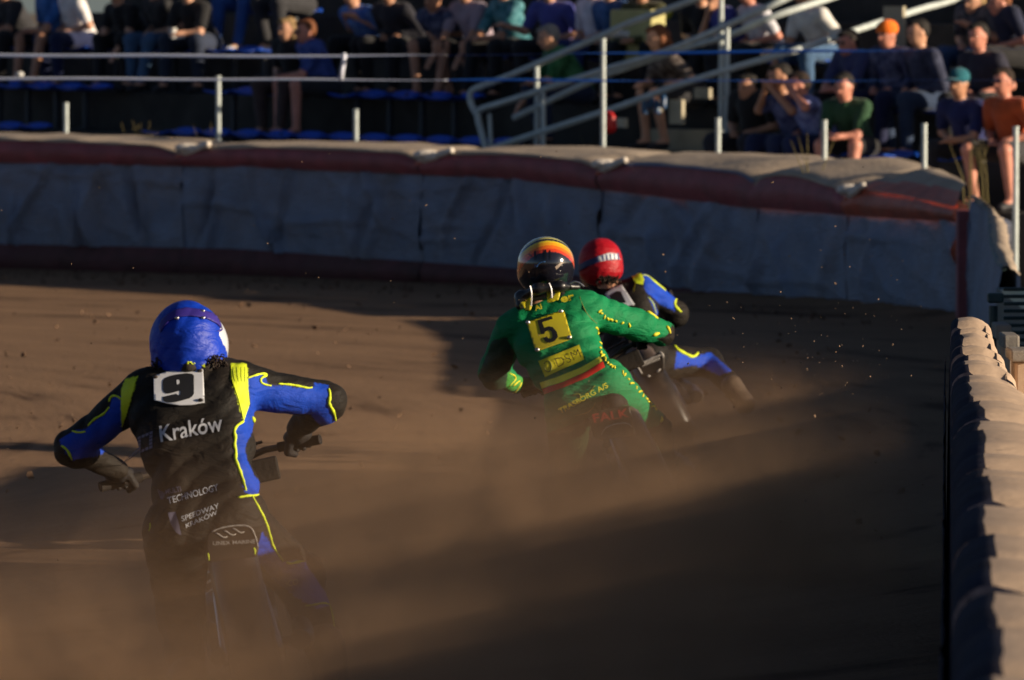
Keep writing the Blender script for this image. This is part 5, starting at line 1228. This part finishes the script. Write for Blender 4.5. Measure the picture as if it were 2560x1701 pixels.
V, F = sdf_mesh([('c', S(1530, 730, 41.2), .065, S(1510, 690, 41.22), .06), ('e', Hc, (.095, .11, .105), HM), ('c', S(1560, 760, 41.2), .08, S(1590, 890, 41), .08), ('c', S(1520, 750, 41.2), .05, S(1605, 722, 41.2), .05), ('c', S(1605, 722, 41.2), .04, S(1690, 782, 41.35), .035), ('c', S(1690, 782, 41.35), .03, wrp, .024),
                 ('c', S(1515, 755, 41.2), .04, S(1440, 840, 41.4), .035), ('c', S(1440, 840, 41.4), .03, wl, .024), ('c', S(1620, 900, 41), .06, S(1770, 905, 41.35), .045), ('c', S(1770, 905, 41.35), .04, S(1835, 970, 41), .03), ('c', S(1580, 920, 41), .06, S(1560, 1010, 41.3), .045), ('c', S(1560, 1010, 41.3), .045, S(1580, 1110, 41.1), .03)], .02, .03); mk('body', V, F, SKIN[1], root1)
hairtuft(S(1520, 700, 41.06), 120, .05, root1, seed=8)
glove(GL1, -Rt1, Fw1, Up1, wl, -1, root1, M_glove); glove(GR1, Rt1, Fw1, Up1, wrp, 1, root1, M_glove)
for a, c in ((S(1830, 965, 41.0), S(1862, 1010, 40.95)), (S(1580, 1105, 41.1), S(1585, 1140, 41.1))):
    V, F = sdf_mesh([('c', a, .062, c, .052), ('c', c, .052, c+Vector((-.02, .16, -.01)), .042)], .014, .03); mk('boot', V, F, M_boot, root1)
rp = lambda L_: [(1580+x/17.42, 870+y/17.42) for x, y in L_]
rp1, bp1, f1 = rear_plate(rp([(120, 760), (180, 680), (450, 560), (900, 380), (1150, 190), (1350, 170), (1420, 600), (1400, 1000), (820, 1300), (420, 1250)]), 40.2, bk[0])
for P in ([(180, 700), (450, 650), (900, 430), (1300, 300)], [(200, 780), (330, 950), (430, 1130)], [(650, 1230), (820, 1230)], [(1080, 1060), (1240, 920)], [(1180, 200), (1330, 220), (1350, 480)]):
    piping('worn_white_line', rp(P), bp1, M_prt, rp1, .006, .003, 40.2, 3)
for k in range(9): piping('worn_lettering', rp([(470+k*85, 830-k*36), (500+k*85, 620-k*30)]), bp1, M_prt, rp1, .004, .003, 40.2, 2)

# ================================================================== dirt in the air
M_spk = mat('pale_clod', (.26, .17, .105), .9)
mb = MB(); r = random.Random(12)
def clod(p, s):
    a, b_, c = [Vector((r.uniform(-1, 1), r.uniform(-1, 1), r.uniform(-1, 1))).normalized()*s for _ in range(3)]
    mb.add([p+a, p+b_, p+c, p-a, p-b_, p-c*.8], [(0, 1, 2), (1, 3, 2), (3, 4, 2), (4, 0, 2), (1, 0, 5), (3, 1, 5), (4, 3, 5), (0, 4, 5)])
for i in range(750):
    u = r.random()
    if u < .55: x, y = r.gauss(2150, 200), r.gauss(1050, 190)
    elif u < .8: x, y = r.uniform(1300, 2340), r.uniform(650, 1650)
    else: x, y = r.uniform(0, 2340), r.uniform(330, 1690)
    if x > 2350: continue
    Y = r.uniform(25, 38); p = S(x, y, Y)
    if p.z > .03: clod(p, r.choice((.0015, .0015, .002, .002, .003, .003, .004, .006)))
tag(mb.build('flying_dirt', M_spk, None, False, None, loc=(0, 30, .5)), kind='stuff')

mb = MB()
for i in range(900):
    x = r.uniform(-5, 3.4); y = fence_y(x)-abs(r.gauss(0, 1.3))-.15 if i % 3 else r.uniform(34, 62)
    if x > 2.4 and y < 57: continue
    clod(Vector((x, y, .02)), r.choice((.008, .012, .018, .028)))
tag(mb.build('loose_dirt', mat('shale_clod', (.13, .075, .045), .95, 0, .3, 8), None, False, None, loc=(0, 50, 0)), kind='stuff')
# dust cloud behind the wheels
def dust(name, lo, hi, blobs, col, noise_scale=2.4, aniso=.25):
    m = bpy.data.materials.new(name); m.use_nodes = True; t = m.node_tree; N = t.nodes; K = t.links; N.remove(N['Principled BSDF'])
    out = N['Material Output']; pv = N.new('ShaderNodeVolumePrincipled'); K.new(pv.outputs[0], out.inputs['Volume'])
    pv.inputs['Color'].default_value = (*col, 1); pv.inputs['Anisotropy'].default_value = aniso
    g = N.new('ShaderNodeNewGeometry')
    nz = N.new('ShaderNodeTexNoise'); nz.inputs['Scale'].default_value = noise_scale; nz.inputs['Detail'].default_value = 6; nz.inputs['Roughness'].default_value = .62; nz.inputs['Distortion'].default_value = 1.3
    K.new(g.outputs['Position'], nz.inputs['Vector'])
    mr = N.new('ShaderNodeMapRange'); mr.inputs['From Min'].default_value = .40; mr.inputs['From Max'].default_value = .64; mr.inputs['To Min'].default_value = .03; mr.inputs['To Max'].default_value = 2.4; K.new(nz.outputs['Fac'], mr.inputs['Value'])
    acc = None
    for c, rr, A in blobs:
        s = N.new('ShaderNodeVectorMath'); s.operation = 'SUBTRACT'; K.new(g.outputs['Position'], s.inputs[0]); s.inputs[1].default_value = c
        d = N.new('ShaderNodeVectorMath'); d.operation = 'DIVIDE'; K.new(s.outputs[0], d.inputs[0]); d.inputs[1].default_value = rr
        dt = N.new('ShaderNodeVectorMath'); dt.operation = 'DOT_PRODUCT'; K.new(d.outputs[0], dt.inputs[0]); K.new(d.outputs[0], dt.inputs[1])
        ng = N.new('ShaderNodeMath'); ng.operation = 'MULTIPLY'; ng.inputs[1].default_value = -1; K.new(dt.outputs['Value'], ng.inputs[0])
        ex = N.new('ShaderNodeMath'); ex.operation = 'EXPONENT'; K.new(ng.outputs[0], ex.inputs[0])
        mm = N.new('ShaderNodeMath'); mm.operation = 'MULTIPLY_ADD'; mm.inputs[1].default_value = A; K.new(ex.outputs[0], mm.inputs[0])
        if acc: K.new(acc.outputs[0], mm.inputs[2])
        else: mm.inputs[2].default_value = 0
        acc = mm
    sb = N.new('ShaderNodeMath'); sb.operation = 'SUBTRACT'; sb.inputs[1].default_value = .012; K.new(acc.outputs[0], sb.inputs[0])
    mxx = N.new('ShaderNodeMath'); mxx.operation = 'MAXIMUM'; mxx.inputs[1].default_value = 0; K.new(sb.outputs[0], mxx.inputs[0])
    fm = N.new('ShaderNodeMath'); fm.operation = 'MULTIPLY'; K.new(mxx.outputs[0], fm.inputs[0]); K.new(mr.outputs[0], fm.inputs[1]); K.new(fm.outputs[0], pv.inputs['Density'])
    pv.inputs['Density Attribute'].default_value = ''
    try: m.volume_intersect = True
    except Exception: pass
    c = (Vector(lo)+Vector(hi))/2; sz = Vector(hi)-Vector(lo)
    o = MB().box(c, sz).build(name, m, None, False, None, loc=c); tag(o, kind='stuff')
    return o
DUSTC = (.57, .36, .215)
for lo_, hi_, bl in (((-4.0, 17.7, .035), (1.05, 21.195, 1.75), [((-1.55, 19.2, .40), (1.05, .50, .48), 2.1), ((-.15, 20.2, .50), (.70, .42, .36), 1.0)]),
                     ((-4.0, 21.2, .035), (1.28, 25.395, 1.75), [((-2.5, 22.4, .25), (1.2, .6, .44), 1.2), ((.2, 23.5, .88), (.85, .8, .31), .50), ((-.9, 24.0, .08), (.95, .65, .52), 1.2)]),
                     ((-3.0, 25.4, .035), (1.6, 31.795, 1.5), [((-.15, 27.0, .20), (.95, .8, .44), .85), ((-.05, 29.4, .28), (.85, .8, .46), .85), ((.55, 30.4, .30), (.75, .6, .40), .75)]),
                     ((-2.6, 31.8, .035), (1.95, 35.4, 1.4), [((.6, 32.9, .10), (.65, .62, .34), 3.2), ((-.35, 33.6, .12), (.75, .75, .36), 1.3), ((.9, 32.6, .28), (.6, .42, .36), .7)]),
                     ((-1.0, 35.405, .035), (2.2, 42.5, 1.3), [((1.0, 37.4, .15), (.65, .9, .33), .25), ((1.2, 40.0, .15), (.65, .7, .3), .8)])):
    dust('dust_cloud', lo_, hi_, bl, DUSTC)
